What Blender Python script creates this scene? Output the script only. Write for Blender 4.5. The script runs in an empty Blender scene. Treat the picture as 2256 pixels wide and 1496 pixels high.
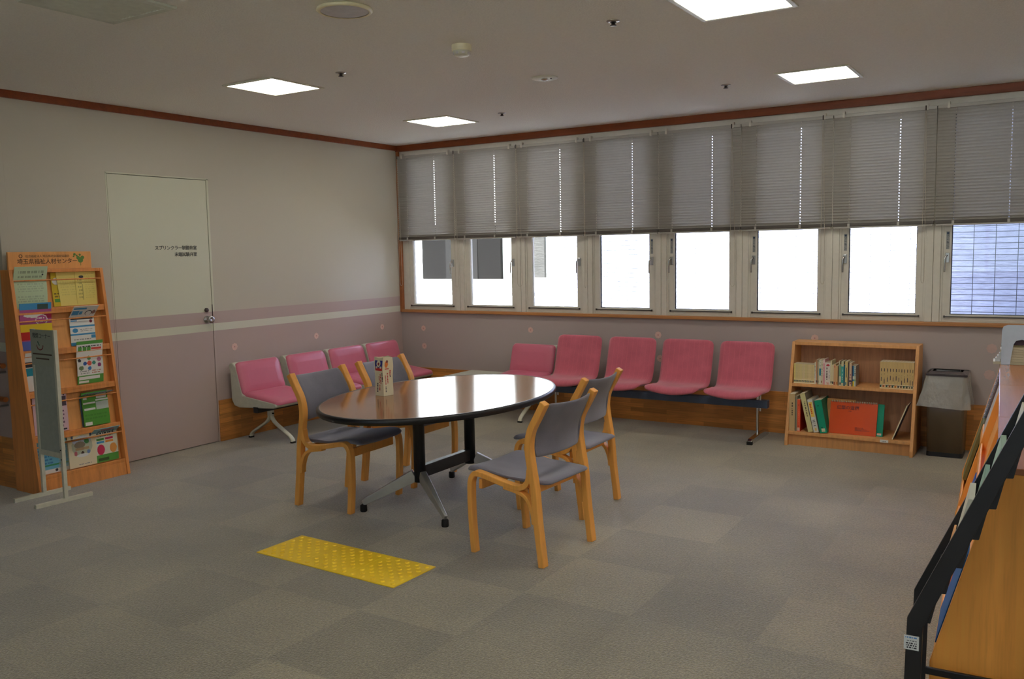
import bpy, bmesh, math, random
from mathutils import Vector, Matrix
random.seed(7)
D = bpy.data; S = bpy.context.scene; COL = S.collection
PI = math.pi
def lin(c): return tuple(((v/255)/12.92 if v/255 <= .04045 else ((v/255+.055)/1.055)**2.4) for v in c)

# ---------------- camera, world, sun, big lights, exposure ----------------
cam_d = D.cameras.new('camera'); cam = D.objects.new('camera', cam_d); COL.objects.link(cam)
S.camera = cam
cam_d.sensor_width = 36; cam_d.sensor_fit = 'HORIZONTAL'; cam_d.lens = 1926.31/2256*36
cam_d.clip_start = .05; cam_d.clip_end = 200
yaw, pit, rol = .56151902, .09922461, -.01850891
cy, sy, cp, sp, cr, sr = math.cos(yaw), math.sin(yaw), math.cos(pit), math.sin(pit), math.cos(rol), math.sin(rol)
f0 = Vector((-sy, cy, 0)); r0 = Vector((cy, sy, 0)); u0 = Vector((0, 0, 1))
fw = f0*cp-u0*sp; up = u0*cp+f0*sp
rt = r0*cr+up*sr; up2 = up*cr-r0*sr
m = Matrix((rt, up2, -fw)).transposed().to_4x4(); m.translation = Vector((5.66366, -6.91040, 1.46357))
cam.matrix_world = m

W = D.worlds.new('sky'); S.world = W; W.use_nodes = True
wn = W.node_tree.nodes; wl = W.node_tree.links
bg = wn['Background']
sky = wn.new('ShaderNodeTexSky'); sky.sky_type = 'HOSEK_WILKIE'; sky.sun_direction = Vector((-.25, -.66, .7)).normalized(); sky.turbidity = 3
wl.new(sky.outputs[0], bg.inputs[0]); bg.inputs[1].default_value = 6.0
SUN_E = 50.0
sd = D.lights.new('sun', 'SUN'); sd.energy = SUN_E; sd.angle = math.radians(.6); sd.color = (.98, .98, 1)
so = D.objects.new('sun', sd); COL.objects.link(so)
so.rotation_euler = Vector((.25, .66, -.7)).to_track_quat('-Z', 'Y').to_euler(); so.location = (0, -5, 12)
so['kind'] = 'structure'
LAMP = 13          # strength of the ceiling panels
LAMPC = (1.0, .96, .86)
S.view_settings.view_transform = 'Standard'; S.view_settings.look = 'None'
S.view_settings.gamma = 1; S.view_settings.use_curve_mapping = False
S.view_settings.exposure = 0.45
S.cycles.max_bounces = 8; S.cycles.diffuse_bounces = 5; S.cycles.transparent_max_bounces = 16
S.cycles.sample_clamp_indirect = 6

# ---------------- materials ----------------
def nt(name):
    mt = D.materials.new(name); mt.use_nodes = True
    return mt, mt.node_tree.nodes, mt.node_tree.links, mt.node_tree.nodes['Principled BSDF']
def setc(b, c, rough=.6, metal=0, spec=.5):
    b.inputs['Base Color'].default_value = (*c, 1); b.inputs['Roughness'].default_value = rough
    b.inputs['Metallic'].default_value = metal; b.inputs['Specular IOR Level'].default_value = spec
def coords(n, l, scale=(1, 1, 1), kind='Object', rot=(0, 0, 0)):
    tc = n.new('ShaderNodeTexCoord'); mp = n.new('ShaderNodeMapping')
    mp.inputs['Scale'].default_value = scale; mp.inputs['Rotation'].default_value = rot
    l.new(tc.outputs[kind], mp.inputs[0]); return mp.outputs[0]
def noise(n, l, vec, scale, detail=3, rough=.5):
    x = n.new('ShaderNodeTexNoise'); x.inputs['Scale'].default_value = scale
    x.inputs['Detail'].default_value = detail; x.inputs['Roughness'].default_value = rough
    if vec: l.new(vec, x.inputs['Vector'])
    return x.outputs[0]
def ramp(n, l, fac, stops):
    r = n.new('ShaderNodeValToRGB')
    while len(r.color_ramp.elements) < len(stops): r.color_ramp.elements.new(.5)
    for e, (p, c) in zip(r.color_ramp.elements, stops): e.position = p; e.color = (*c, 1)
    l.new(fac, r.inputs[0]); return r.outputs[0]
def bump(n, l, b, h, strength=.3, dist=.01):
    x = n.new('ShaderNodeBump'); x.inputs['Strength'].default_value = strength; x.inputs['Distance'].default_value = dist
    l.new(h, x.inputs['Height']); l.new(x.outputs[0], b.inputs['Normal'])
def mth(n, l, op, a, b=None):
    x = n.new('ShaderNodeMath'); x.operation = op; x.inputs[2].default_value = .25
    for i, v in enumerate((a, b)):
        if v is None: continue
        if isinstance(v, (int, float)): x.inputs[i].default_value = v
        else: l.new(v, x.inputs[i])
    return x.outputs[0]
def sc(c, k): return tuple(min(1, v*k) for v in c)
def plain(name, c, rough=.6, metal=0, spec=.5, bumps=None, var=.06, vs=30):
    mt, n, l, b = nt(name); setc(b, c, rough, metal, spec)
    v = coords(n, l); nz = noise(n, l, v, vs)
    l.new(ramp(n, l, nz, [(.3, sc(c, 1-var)), (.7, sc(c, 1+var))]), b.inputs['Base Color'])
    if bumps: bump(n, l, b, noise(n, l, v, bumps[0], 2), bumps[1], bumps[2])
    return mt
def wood(name, c, axis=2, rough=.4, k=.25, scale=1.0, spec=.4):
    mt, n, l, b = nt(name); setc(b, c, rough, 0, spec)
    s = [26*scale]*3; s[axis] = 1.6*scale
    v = coords(n, l, s); a = noise(n, l, v, 1.0, 5, .6)
    s2 = [120*scale]*3; s2[axis] = 6*scale
    a2 = noise(n, l, coords(n, l, s2), 1.0, 2, .5)
    f = mth(n, l, 'ADD', mth(n, l, 'MULTIPLY', a, .7), mth(n, l, 'MULTIPLY', a2, .3))
    l.new(ramp(n, l, f, [(.35, sc(c, 1-k)), (.5, c), (.66, sc(c, 1+k*.7))]), b.inputs['Base Color'])
    return mt
def paint_mat(name, rough=.6, spec=.4):
    mt, n, l, b = nt(name); setc(b, (1, 1, 1), rough, 0, spec)
    a = n.new('ShaderNodeVertexColor'); a.layer_name = 'Col'; l.new(a.outputs[0], b.inputs['Base Color']); return mt
M = {}
M['print'] = paint_mat('printed_paper', .55)
M['gloss'] = paint_mat('printed_gloss', .25)
M['chairwood'] = wood('bent_beech', lin((242, 172, 84)), 2, .35, .12)
M['rackwood'] = wood('pine_orange', lin((222, 146, 80)), 2, .38, .2)
M['rackback'] = wood('pine_back', lin((232, 165, 96)), 2, .45, .10)
M['casewood'] = wood('bookcase_oak', lin((222, 164, 104)), 2, .5, .14, 1.5)
M['caseback'] = wood('bookcase_back', lin((206, 156, 116)), 2, .6, .2, 2)
M['shelfwood'] = wood('cabinet_beech', lin((255, 174, 80)), 2, .42, .12, 1.3)
M['topwood'] = wood('cabinet_top', lin((176, 112, 74)), 1, .22, .1, 1)
M['trim'] = wood('trim_wood', lin((160, 98, 54)), 0, .4, .2)
M['crown'] = wood('crown_wood', lin((126, 60, 24)), 0, .45, .2)
M['sill'] = wood('sill_wood', lin((184, 128, 78)), 0, .4, .15)
M['metal'] = plain('brushed_metal', lin((190, 190, 190)), .32, 1, .5, var=.03)
M['chrome'] = plain('chrome', lin((215, 215, 215)), .15, 1, .5, var=.02)
M['alu'] = plain('polished_aluminium', lin((206, 206, 200)), .42, .7, var=.03)
M['darkmetal'] = plain('dark_metal', lin((92, 86, 84)), .35, .9, var=.05)
M['black'] = plain('black_paint', lin((30, 30, 33)), .38, 0, .5)
M['rubber'] = plain('black_rubber', lin((22, 22, 22)), .7)
M['navy'] = plain('navy_beam', lin((74, 88, 110)), .4)
M['whitepaint'] = plain('white_painted_steel', lin((214, 212, 192)), .4)
M['shell'] = plain('grey_seat_shell', lin((196, 196, 180)), .4)
M['ivory'] = plain('ivory_plastic', lin((240, 232, 196)), .4)
M['greyplastic'] = plain('grey_mesh', lin((204, 200, 198)), .6)
M['ventmetal'] = plain('vent_metal', lin((204, 208, 192)), .45)
M['frame'] = plain('window_aluminium', lin((216, 212, 200)), .45, .0, var=.03)
M['vinyl'] = plain('pink_vinyl', lin((202, 108, 130)), .30, 0, .5, None, .012)
M['pinkfab'] = None
M['greyfab'] = None
def fabric(name, c, sc_, stripes=None):
    mt, n, l, b = nt(name); setc(b, c, .9, 0, .15)
    b.inputs['Sheen Weight'].default_value = .35; b.inputs['Sheen Roughness'].default_value = .5
    v = coords(n, l); nz = noise(n, l, v, sc_, 3, .7); nz2 = noise(n, l, v, 9, 2)
    f = mth(n, l, 'ADD', mth(n, l, 'MULTIPLY', nz, .5), mth(n, l, 'MULTIPLY', nz2, .5))
    col = ramp(n, l, f, [(.3, sc(c, .82)), (.7, sc(c, 1.15))])
    if stripes:
        sx = n.new('ShaderNodeSeparateXYZ'); tc = n.new('ShaderNodeTexCoord'); l.new(tc.outputs['Object'], sx.inputs[0])
        w = mth(n, l, 'FRACT', mth(n, l, 'MULTIPLY', sx.outputs[0], stripes))
        w = mth(n, l, 'LESS_THAN', w, .06)
        mx = n.new('ShaderNodeMix'); mx.data_type = 'RGBA'; l.new(w, mx.inputs[0]); l.new(col, mx.inputs[6]); mx.inputs[7].default_value = (*sc(c, 1.14), 1)
        col = mx.outputs[2]
    l.new(col, b.inputs['Base Color']); bump(n, l, b, nz, .25, .002); return mt
M['pinkfab'] = fabric('pink_fabric', lin((200, 104, 120)), 260, 24)
M['greyfab'] = fabric('grey_blue_fabric', lin((122, 120, 132)), 320)
# carpet of 0.5 m tiles
def carpet():
    mt, n, l, b = nt('carpet_tiles'); setc(b, (.3, .3, .3), .62, 0, .35)
    tc = n.new('ShaderNodeTexCoord'); mp = n.new('ShaderNodeMapping'); l.new(tc.outputs['Object'], mp.inputs[0])
    mp.inputs['Location'].default_value = (-.245, -.2, 0)
    wv = n.new('ShaderNodeVectorMath'); wv.operation = 'SCALE'; wv.inputs['Scale'].default_value = 2; l.new(mp.outputs[0], wv.inputs[0])
    fl = n.new('ShaderNodeVectorMath'); fl.operation = 'FLOOR'; l.new(wv.outputs[0], fl.inputs[0])
    wh = n.new('ShaderNodeTexWhiteNoise'); wh.noise_dimensions = '3D'; l.new(fl.outputs[0], wh.inputs[0])
    ck = n.new('ShaderNodeTexChecker'); ck.inputs['Scale'].default_value = 1
    l.new(wv.outputs[0], ck.inputs[0]); ck.inputs[1].default_value = (1, 1, 1, 1); ck.inputs[2].default_value = (0, 0, 0, 1)
    fine = noise(n, l, mp.outputs[0], 115, 2, .8); big = noise(n, l, mp.outputs[0], 1.1, 4, .6); mid = noise(n, l, mp.outputs[0], 60, 4, .8)
    f = mth(n, l, 'ADD', mth(n, l, 'MULTIPLY', fine, .62), mth(n, l, 'MULTIPLY', mid, .30))
    f = mth(n, l, 'ADD', f, mth(n, l, 'MULTIPLY', big, .36))
    f = mth(n, l, 'ADD', f, mth(n, l, 'MULTIPLY', ck.outputs[1], .04))
    f = mth(n, l, 'ADD', f, mth(n, l, 'MULTIPLY', wh.outputs[0], .055))
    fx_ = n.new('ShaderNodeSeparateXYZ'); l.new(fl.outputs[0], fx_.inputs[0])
    new = mth(n, l, 'MULTIPLY', mth(n, l, 'COMPARE', fx_.outputs[0], 5.0), mth(n, l, 'COMPARE', fx_.outputs[1], -3.0))  # one replaced tile, painted lighter with its window sheen in the colour
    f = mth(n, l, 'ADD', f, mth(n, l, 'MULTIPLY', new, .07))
    c = lin((123, 115, 90))
    l.new(ramp(n, l, f, [(.47, sc(c, .32)), (.665, sc(c, .95)), (.86, sc(c, 2.1))]), b.inputs['Base Color'])
    bump(n, l, b, fine, .8, .006)
    b.inputs['Sheen Weight'].default_value = .7; b.inputs['Sheen Roughness'].default_value = .45
    return mt
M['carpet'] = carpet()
def wallmat(striped):
    mt, n, l, b = nt('painted_wall_striped' if striped else 'painted_wall'); setc(b, (.5, .5, .5), .75, 0, .2)
    g = n.new('ShaderNodeNewGeometry'); sx = n.new('ShaderNodeSeparateXYZ'); l.new(g.outputs[0], sx.inputs[0])
    beige = lin((196, 190, 174)); pink = lin((186, 167, 160)) if striped else lin((182, 170, 166)); white = lin((212, 212, 194))
    r = n.new('ShaderNodeValToRGB'); r.color_ramp.interpolation = 'CONSTANT'
    st = [(0, pink), (.879/3, white), (.943/3, pink), (1.038/3, beige)] if striped else [(0, pink), (1.2/3, beige)]
    while len(r.color_ramp.elements) < len(st): r.color_ramp.elements.new(.5)
    for e, (p_, c) in zip(r.color_ramp.elements, st): e.position = p_; e.color = (*c, 1)
    l.new(mth(n, l, 'DIVIDE', sx.outputs[2], 3.0), r.inputs[0])
    l.new(r.outputs[0], b.inputs['Base Color'])
    bump(n, l, b, noise(n, l, coords(n, l), 160, 3, .6), .12, .003); return mt
M['wallstripe'] = wallmat(True); M['wall'] = wallmat(False)
def doormat_():
    mt, n, l, b = nt('painted_door'); setc(b, (.5, .5, .5), .5, 0, .4)
    g = n.new('ShaderNodeNewGeometry'); sx = n.new('ShaderNodeSeparateXYZ'); l.new(g.outputs[0], sx.inputs[0])
    beige = lin((208, 208, 186)); pink = lin((186, 167, 160)); white = lin((212, 212, 190))
    r = n.new('ShaderNodeValToRGB'); r.color_ramp.interpolation = 'CONSTANT'
    st = [(0, pink), (.879/3, white), (.943/3, pink), (1.038/3, beige)]
    while len(r.color_ramp.elements) < len(st): r.color_ramp.elements.new(.5)
    for e, (p_, c) in zip(r.color_ramp.elements, st): e.position = p_; e.color = (*c, 1)
    l.new(mth(n, l, 'DIVIDE', sx.outputs[2], 3.0), r.inputs[0]); l.new(r.outputs[0], b.inputs['Base Color']); return mt
M['door'] = doormat_()
M['ceiling'] = plain('ceiling_paint', lin((238, 236, 226)), .85, 0, .2, (110, .5, .006), .03, 90)
def planks():
    mt, n, l, b = nt('parquet_skirting'); setc(b, (.3, .2, .1), .3, 0, .5)
    v = coords(n, l, (1, 1, 1))
    sx = n.new('ShaderNodeSeparateXYZ'); l.new(v, sx.inputs[0])
    cb = n.new('ShaderNodeCombineXYZ'); l.new(mth(n, l, 'ADD', sx.outputs[0], sx.outputs[1]), cb.inputs[0]); l.new(sx.outputs[2], cb.inputs[1])
    br = n.new('ShaderNodeTexBrick'); l.new(cb.outputs[0], br.inputs[0])
    br.inputs['Scale'].default_value = 1; br.inputs['Brick Width'].default_value = .33; br.inputs['Row Height'].default_value = .037
    br.inputs['Mortar Size'].default_value = .0006; br.offset = .37; br.inputs['Bias'].default_value = 0
    c = lin((206, 138, 70))
    br.inputs['Color1'].default_value = (*sc(c, .78), 1); br.inputs['Color2'].default_value = (*sc(c, 1.28), 1); br.inputs['Mortar'].default_value = (*sc(c, .6), 1)
    nz = noise(n, l, coords(n, l, (3, 3, 60)), 1.5, 4, .6)
    mx = n.new('ShaderNodeMix'); mx.data_type = 'RGBA'; mx.blend_type = 'MULTIPLY'; mx.inputs[0].default_value = .6
    l.new(br.outputs[0], mx.inputs[6]); l.new(ramp(n, l, nz, [(.3, (.6, .6, .6)), (.7, (1.2, 1.2, 1.2))]), mx.inputs[7])
    l.new(mx.outputs[2], b.inputs['Base Color']); return mt
M['planks'] = planks()
def emis(name, c, s):
    mt, n, l, b = nt(name); setc(b, (.8, .8, .8)); b.inputs['Emission Color'].default_value = (*c, 1); b.inputs['Emission Strength'].default_value = s; return mt
M['lamp'] = emis('lit_diffuser', LAMPC, LAMP)
def glass(name, tint=(.92, .95, .95), refl=1.0):
    mt = D.materials.new(name); mt.use_nodes = True; n = mt.node_tree.nodes; l = mt.node_tree.links; n.clear()
    o = n.new('ShaderNodeOutputMaterial'); t = n.new('ShaderNodeBsdfTransparent'); g = n.new('ShaderNodeBsdfGlossy'); mx = n.new('ShaderNodeMixShader'); fr = n.new('ShaderNodeFresnel')
    t.inputs[0].default_value = (*tint, 1); g.inputs['Roughness'].default_value = .03; fr.inputs[0].default_value = 1.45
    g.inputs[0].default_value = (refl, refl, refl, 1)
    l.new(fr.outputs[0], mx.inputs[0]); l.new(t.outputs[0], mx.inputs[1]); l.new(g.outputs[0], mx.inputs[2]); l.new(mx.outputs[0], o.inputs[0]); return mt
M['glass'] = glass('window_glass')
def laminate():
    mt, n, l, b = nt('walnut_laminate'); c = lin((150, 100, 66)); setc(b, c, .13, 0, .6)
    a = noise(n, l, coords(n, l, (30, 1.5, 30)), 2, 5, .6)
    l.new(ramp(n, l, a, [(.35, sc(c, .75)), (.6, sc(c, 1.1))]), b.inputs['Base Color']); return mt
M['laminate'] = laminate()
M['yellow'] = plain('yellow_tactile_plastic', lin((255, 212, 40)), .45, 0, .5, None, .05, 14)
M['slat'] = plain('grey_slat', lin((176, 172, 164)), .42, .1, .5, None, .02)
M['rail'] = plain('dark_blind_rail', lin((84, 78, 72)), .5)
M['cord'] = plain('cream_cord', lin((190, 182, 164)), .8)
M['mark'] = plain('dark_lettering', lin((52, 54, 56)), .7)
M['flower'] = plain('pale_pink_decal', lin((222, 188, 176)), .7, var=.05)
M['flowerfaint'] = plain('faded_pink_decal', lin((200, 172, 164)), .7, var=.05)
M['flowercore'] = plain('pink_decal_core', lin((200, 132, 128)), .7)

# ---------------- mesh helpers ----------------
class MB:
    def __init__(s): s.v = []; s.f = []; s.c = []; s.m = []; s.sm = []
    def add(s, vs, fs, col=None, mi=0, smooth=False, mat=None):
        b = len(s.v)
        for v in vs:
            v = Vector(v)
            s.v.append(mat @ v if mat else v)
        for f in fs: s.f.append([b+i for i in f]); s.c.append(col or (1, 1, 1)); s.m.append(mi); s.sm.append(smooth)
        return s
    def box(s, x0, x1, y0, y1, z0, z1, col=None, mi=0, mat=None):
        x0, x1 = min(x0, x1), max(x0, x1); y0, y1 = min(y0, y1), max(y0, y1); z0, z1 = min(z0, z1), max(z0, z1)
        return s.add([(x0, y0, z0), (x1, y0, z0), (x1, y1, z0), (x0, y1, z0), (x0, y0, z1), (x1, y0, z1), (x1, y1, z1), (x0, y1, z1)],
                     [(0, 3, 2, 1), (4, 5, 6, 7), (0, 1, 5, 4), (1, 2, 6, 5), (2, 3, 7, 6), (3, 0, 4, 7)], col, mi, mat=mat)
    def prism(s, pts, a0, a1, axis='y', col=None, mi=0, mat=None, smooth=False):
        # pts: 2-D outline in the plane normal to axis
        n = len(pts)
        def mk(p, a): return {'y': (p[0], a, p[1]), 'x': (a, p[0], p[1]), 'z': (p[0], p[1], a)}[axis]
        vs = [mk(p, a0) for p in pts]+[mk(p, a1) for p in pts]
        s.add(vs, [tuple(range(n))[::-1], tuple(range(n, 2*n))], col, mi, mat=mat)
        return s.add(vs, [(i, (i+1) % n, n+(i+1) % n, n+i) for i in range(n)], col, mi, smooth, mat)
    def sweep(s, path, prof, col=None, mi=0, smooth=True, side=None, closed=False, scales=None, mat=None, cap=True):
        # prof: list of (a,b); a along 'side' vector, b along tangent x side
        P = [Vector(p) for p in path]; n = len(P); k = len(prof); vs = []
        sv = Vector(side) if side else None
        last = None
        for i, p in enumerate(P):
            t = (P[(i+1) % n] if (closed or i < n-1) else P[i]) - (P[i-1] if (closed or i > 0) else P[i])
            t.normalize()
            if sv: a = sv.copy()
            else:
                a = last if last else (Vector((0, 0, 1)) if abs(t.z) < .9 else Vector((1, 0, 0)))
            a = (a - t*a.dot(t)).normalized(); last = a
            b = t.cross(a); q = scales[i] if scales else 1
            q2 = q if isinstance(q, tuple) else (q, q)
            for (u, w) in prof: vs.append(p+a*u*q2[0]+b*w*q2[1])
        fs = []
        for i in range(n if closed else n-1):
            for j in range(k):
                a0 = i*k+j; a1 = i*k+(j+1) % k; b0 = ((i+1) % n)*k+j; b1 = ((i+1) % n)*k+(j+1) % k
                fs.append((a0, a1, b1, b0))
        s.add(vs, fs, col, mi, smooth, mat)
        if not closed and cap:
            s.add([vs[j] for j in range(k)], [tuple(range(k))[::-1]], col, mi, False, mat)
            s.add([vs[(n-1)*k+j] for j in range(k)], [tuple(range(k))], col, mi, False, mat)
        return s
    def tube(s, path, r, seg=10, **kw):
        return s.sweep(path, [(r*math.cos(2*PI*i/seg), r*math.sin(2*PI*i/seg)) for i in range(seg)], **kw)
    def lathe(s, prof, seg=24, c=(0, 0, 0), col=None, mi=0, smooth=True, mat=None, sx=1, sy=1):
        vs = []; k = len(prof)
        for i in range(seg):
            a = 2*PI*i/seg
            for (r, z) in prof: vs.append((c[0]+r*math.cos(a)*sx, c[1]+r*math.sin(a)*sy, c[2]+z))
        fs = []
        for i in range(seg):
            for j in range(k-1):
                a0 = i*k+j; b0 = ((i+1) % seg)*k+j
                fs.append((a0, b0, b0+1, a0+1))
        return s.add(vs, fs, col, mi, smooth, mat)
    def build(s, name, mats, parent=None, bevel=0, seg=2, loc=None, subsurf=0, solid=0, weld=False):
        me = D.meshes.new(name); me.from_pydata(s.v, [], s.f); me.update()
        if not isinstance(mats, (list, tuple)): mats = [mats]
        for mt in mats: me.materials.append(mt)
        for p, mi, sm in zip(me.polygons, s.m, s.sm): p.material_index = mi; p.use_smooth = sm or bevel > 0 and False
        if any(c != (1, 1, 1) for c in s.c):
            ca = me.color_attributes.new('Col', 'FLOAT_COLOR', 'CORNER')
            for p, c in zip(me.polygons, s.c):
                for li in p.loop_indices: ca.data[li].color = (*c, 1)
        if weld or bevel or subsurf:
            bm = bmesh.new(); bm.from_mesh(me); bmesh.ops.remove_doubles(bm, verts=bm.verts, dist=1e-5); bmesh.ops.recalc_face_normals(bm, faces=bm.faces); bm.to_mesh(me); bm.free()
        o = D.objects.new(name, me); COL.objects.link(o)
        if loc: o.location = loc
        if parent: o.parent = parent
        if solid:
            md = o.modifiers.new('solid', 'SOLIDIFY'); md.thickness = solid; md.offset = 0
        if bevel:
            md = o.modifiers.new('bevel', 'BEVEL'); md.width = bevel; md.segments = seg; md.limit_method = 'ANGLE'; md.angle_limit = math.radians(35)
        if subsurf:
            md = o.modifiers.new('subd', 'SUBSURF'); md.levels = subsurf; md.render_levels = subsurf
            for p in me.polygons: p.use_smooth = True
        return o
def mats_set(o, **kw):
    for k, v in kw.items():
        if v is not None: o[k] = v
    return o
def tag(o, label, cat, group=None): return mats_set(o, label=label, category=cat, group=group)
def thing(name, label, cat, loc=(0, 0, 0), rz=0, group=None):
    o = D.objects.new(name, None); COL.objects.link(o); o.location = loc; o.rotation_euler = (0, 0, rz); o.empty_display_size = .1
    return tag(o, label, cat, group)
def st(o): o['kind'] = 'structure'; return o
def copy_tree(o, parent=None):
    c = o.copy(); COL.objects.link(c)
    if parent: c.parent = parent
    for ch in list(o.children): copy_tree(ch, c)
    return c
def text_obj(body, size, mat4, material, name, parent=None, align='LEFT', ext=.0004, bold=0, spacing=1):
    cu = D.curves.new('lettering', 'FONT'); cu.body = body; cu.size = size; cu.align_x = align; cu.extrude = ext; cu.offset = bold; cu.space_character = spacing
    cu.resolution_u = 3
    t = D.objects.new('lettering', cu); COL.objects.link(t)
    bpy.context.view_layer.update()
    me = D.meshes.new_from_object(t.evaluated_get(bpy.context.evaluated_depsgraph_get()))
    D.objects.remove(t); me.transform(mat4); me.materials.clear(); me.materials.append(material)
    o = D.objects.new(name, me); COL.objects.link(o)
    if parent: o.parent = parent
    return o
def frame_m(o, x, y):
    # matrix whose X,Y axes are x,y and origin o (text lies in its XY plane)
    x = Vector(x).normalized(); y = Vector(y).normalized(); z = x.cross(y)
    mm = Matrix((x, y, z)).transposed().to_4x4(); mm.translation = Vector(o); return mm
# painted sheet: grid with face colours; surf(u,v)->point, paint = list of shapes drawn in order
def sheet(mb, surf, nu, nv, base, shapes, mi=0, thick=None):
    def colour(u, v):
        c = base
        for s_ in shapes:
            k = s_[0]
            if k == 'r' and s_[1] <= u <= s_[3] and s_[2] <= v <= s_[4]: c = s_[5]
            elif k == 'd' and ((u-s_[1])/s_[3])**2+((v-s_[2])/s_[4])**2 <= 1: c = s_[5]
            elif k == 't':  # fake small text rows
                if s_[1] <= u <= s_[3] and s_[2] <= v <= s_[4]:
                    row = int((v-s_[2])/(s_[6]))
                    if row % 2 == 0 and (math.sin(u*91+row*17)+math.sin(u*57-row*5)) > -.5: c = s_[5]
        return c
    vs = [surf(i/nu, j/nv) for j in range(nv+1) for i in range(nu+1)]
    for j in range(nv):
        for i in range(nu):
            a = j*(nu+1)+i
            mb.f.append([len(mb.v)+q for q in (a, a+1, a+nu+2, a+nu+1)]); mb.c.append(colour((i+.5)/nu, (j+.5)/nv)); mb.m.append(mi); mb.sm.append(False)
    mb.v += [Vector(v) for v in vs]
    return mb

# ================= SETTING =================
CH = 2.537
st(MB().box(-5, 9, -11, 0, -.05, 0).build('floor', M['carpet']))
st(MB().box(-5, 9, -11, .2, CH, CH+.1).build('ceiling', M['ceiling']))
WL = -3.925     # where the left wall ends and the corridor begins
st(MB().box(-.15, 0, WL+.0, -3.1798, 0, CH).box(-.15, 0, -3.1798, -2.3246, 2.0708, CH).box(-.15, 0, -2.3246, 0.2, 0, CH).box(-.15, -.06, -3.18, -2.32, 0, 2.08)
   .build('wall_left', M['wallstripe']))
st(MB().box(-5, -.15, WL, WL+.15, 0, CH).build('wall_corridor', M['wallstripe']))
st(MB().box(-5.1, -5, -11, WL+.15, 0, CH).build('wall_far_left', M['wall']))
st(MB().box(-5, .5, -11.1, -11, 0, CH).box(8.5, 9, -11.1, -11, 0, CH).box(.5, 8.5, -11.1, -11, 0, .9).box(.5, 8.5, -11.1, -11, 2.35, CH).box(.5, 2.5, -11.1, -11, .9, 2.35).build('wall_rear', M['wall']))
rw = D.objects.new('window_rear', None); COL.objects.link(rw); st(rw)  # unseen window added behind the camera as frontal fill light
_f = MB()
for k in range(9): _f.box(.5+k*1.0-.03, .5+k*1.0+.03, -11.08, -11.02, .9, 2.35)
_f.box(.5, 8.5, -11.08, -11.02, .9, .96).box(.5, 8.5, -11.08, -11.02, 2.29, 2.35).build('window_frame', M['frame'], rw)
MB().box(.5, 8.5, -11.052, -11.048, .96, 2.29).build('glass_pane', M['glass'], rw)
st(MB().box(9, 9.1, -11, .2, 0, CH).build('wall_right', M['wall']))
NB = 10; BX = .023; BP = .695
XE = BX+BP*NB
st(MB().box(0, 9, 0, .2, 0, .885).box(0, 9, 0, .2, 2.475, CH).box(XE+.03, 9, 0, .2, .885, 2.475).build('wall_back', M['wall']))
# baseboards (parquet skirting)
st(MB().box(0, .014, -2.3246, -.014, 0, .332).build('baseboard_left', M['planks'], bevel=.002))
st(MB().box(0, .014, WL, -3.1798, 0, .332).build('baseboard_left_2', M['planks'], bevel=.002))
st(MB().box(0, 9, -.014, 0, 0, .332).build('baseboard_back', M['planks'], bevel=.002))
st(MB().box(-5, 0.014, WL-.014, WL, 0, .332).build('baseboard_corridor', M['planks'], bevel=.002))
# crown trim
st(MB().box(0, .022, WL, 0, 2.488, CH).build('trim_1', M['crown'], bevel=.003))
st(MB().box(0, 9, -.03, 0, 2.478, CH).build('trim_2', M['crown'], bevel=.003))
st(MB().box(-5, .022, WL-.022, WL, 2.488, CH).build('trim_3', M['crown'], bevel=.003))
# window surround
st(MB().box(0, .03, -.022, .03, .885, 2.478).build('trim_4', M['trim'], bevel=.003))
st(MB().box(0.03, 9, -.032, .07, .885, .912).build('trim_5', M['sill'], bevel=.004))
st(MB().box(.0, .03, .03, .12, .885, 2.478).build('trim_6', M['sill'], bevel=.002))
st(MB().box(0.03, XE+.03, .0, .02, 2.43, 2.478).build('trim_7', M['frame'], bevel=.002))
# corner guard at the end of the left wall
st(MB().box(-.03, .004, WL-.004, WL+.05, .332, 2.488).build('trim_8', M['wallstripe'], bevel=.003))

# door_1
dr = D.objects.new('door_1', None); COL.objects.link(dr); st(dr)
y0, y1, z1 = -3.1798, -2.3246, 2.0708
MB().box(-.045, .0, y0+.008, y1-.014, .006, z1-.008).build('door_leaf', M['door'], dr, bevel=.0015)
MB().box(-.06, .002, y0-.006, y0+.004, 0, z1+.005).box(-.06, .002, y1-.01, y1+.008, 0, z1+.005).box(-.06, .002, y0-.006, y1+.008, z1-.004, z1+.006).build('door_frame', M['door'], dr)
MB().box(-.05, -.03, y0, y1, 0, z1).build('door_shadow_gap', M['rubber'], dr)
MB().box(-.02, .0035, y1-.013, y1-.0095, .955, 1.10).build('strike_plate', M['darkmetal'], dr)
RX = Matrix.Translation((0, 0, 0))
def onwall(y, z): return Matrix.Translation((0, y, z)) @ Matrix.Rotation(PI/2, 4, 'Y')
MB().lathe([(0, .018), (.012, .018), (.016, .014), (.017, 0)], 20, mat=onwall(-2.395, 1.059)).build('deadbolt', M['darkmetal'], dr)
MB().lathe([(.030, 0), (.030, .006), (.016, .010), (.013, .03), (.026, .038), (.030, .050), (.026, .06), (.012, .058), (0, .054)], 24, mat=onwall(-2.392, .986)).build('door_knob', M['metal'], dr)
text_obj('スプリンクラー制御弁室', .0345, frame_m((.001, -2.452, 1.532), (0, 1, 0), (0, 0, 1)), M['mark'], 'door_lettering', dr, 'RIGHT', .0004, .0004, .95)
text_obj('末端試験弁室', .0345, frame_m((.001, -2.452, 1.483), (0, 1, 0), (0, 0, 1)), M['mark'], 'door_lettering', dr, 'RIGHT', .0004, .0004, .95)

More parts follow.
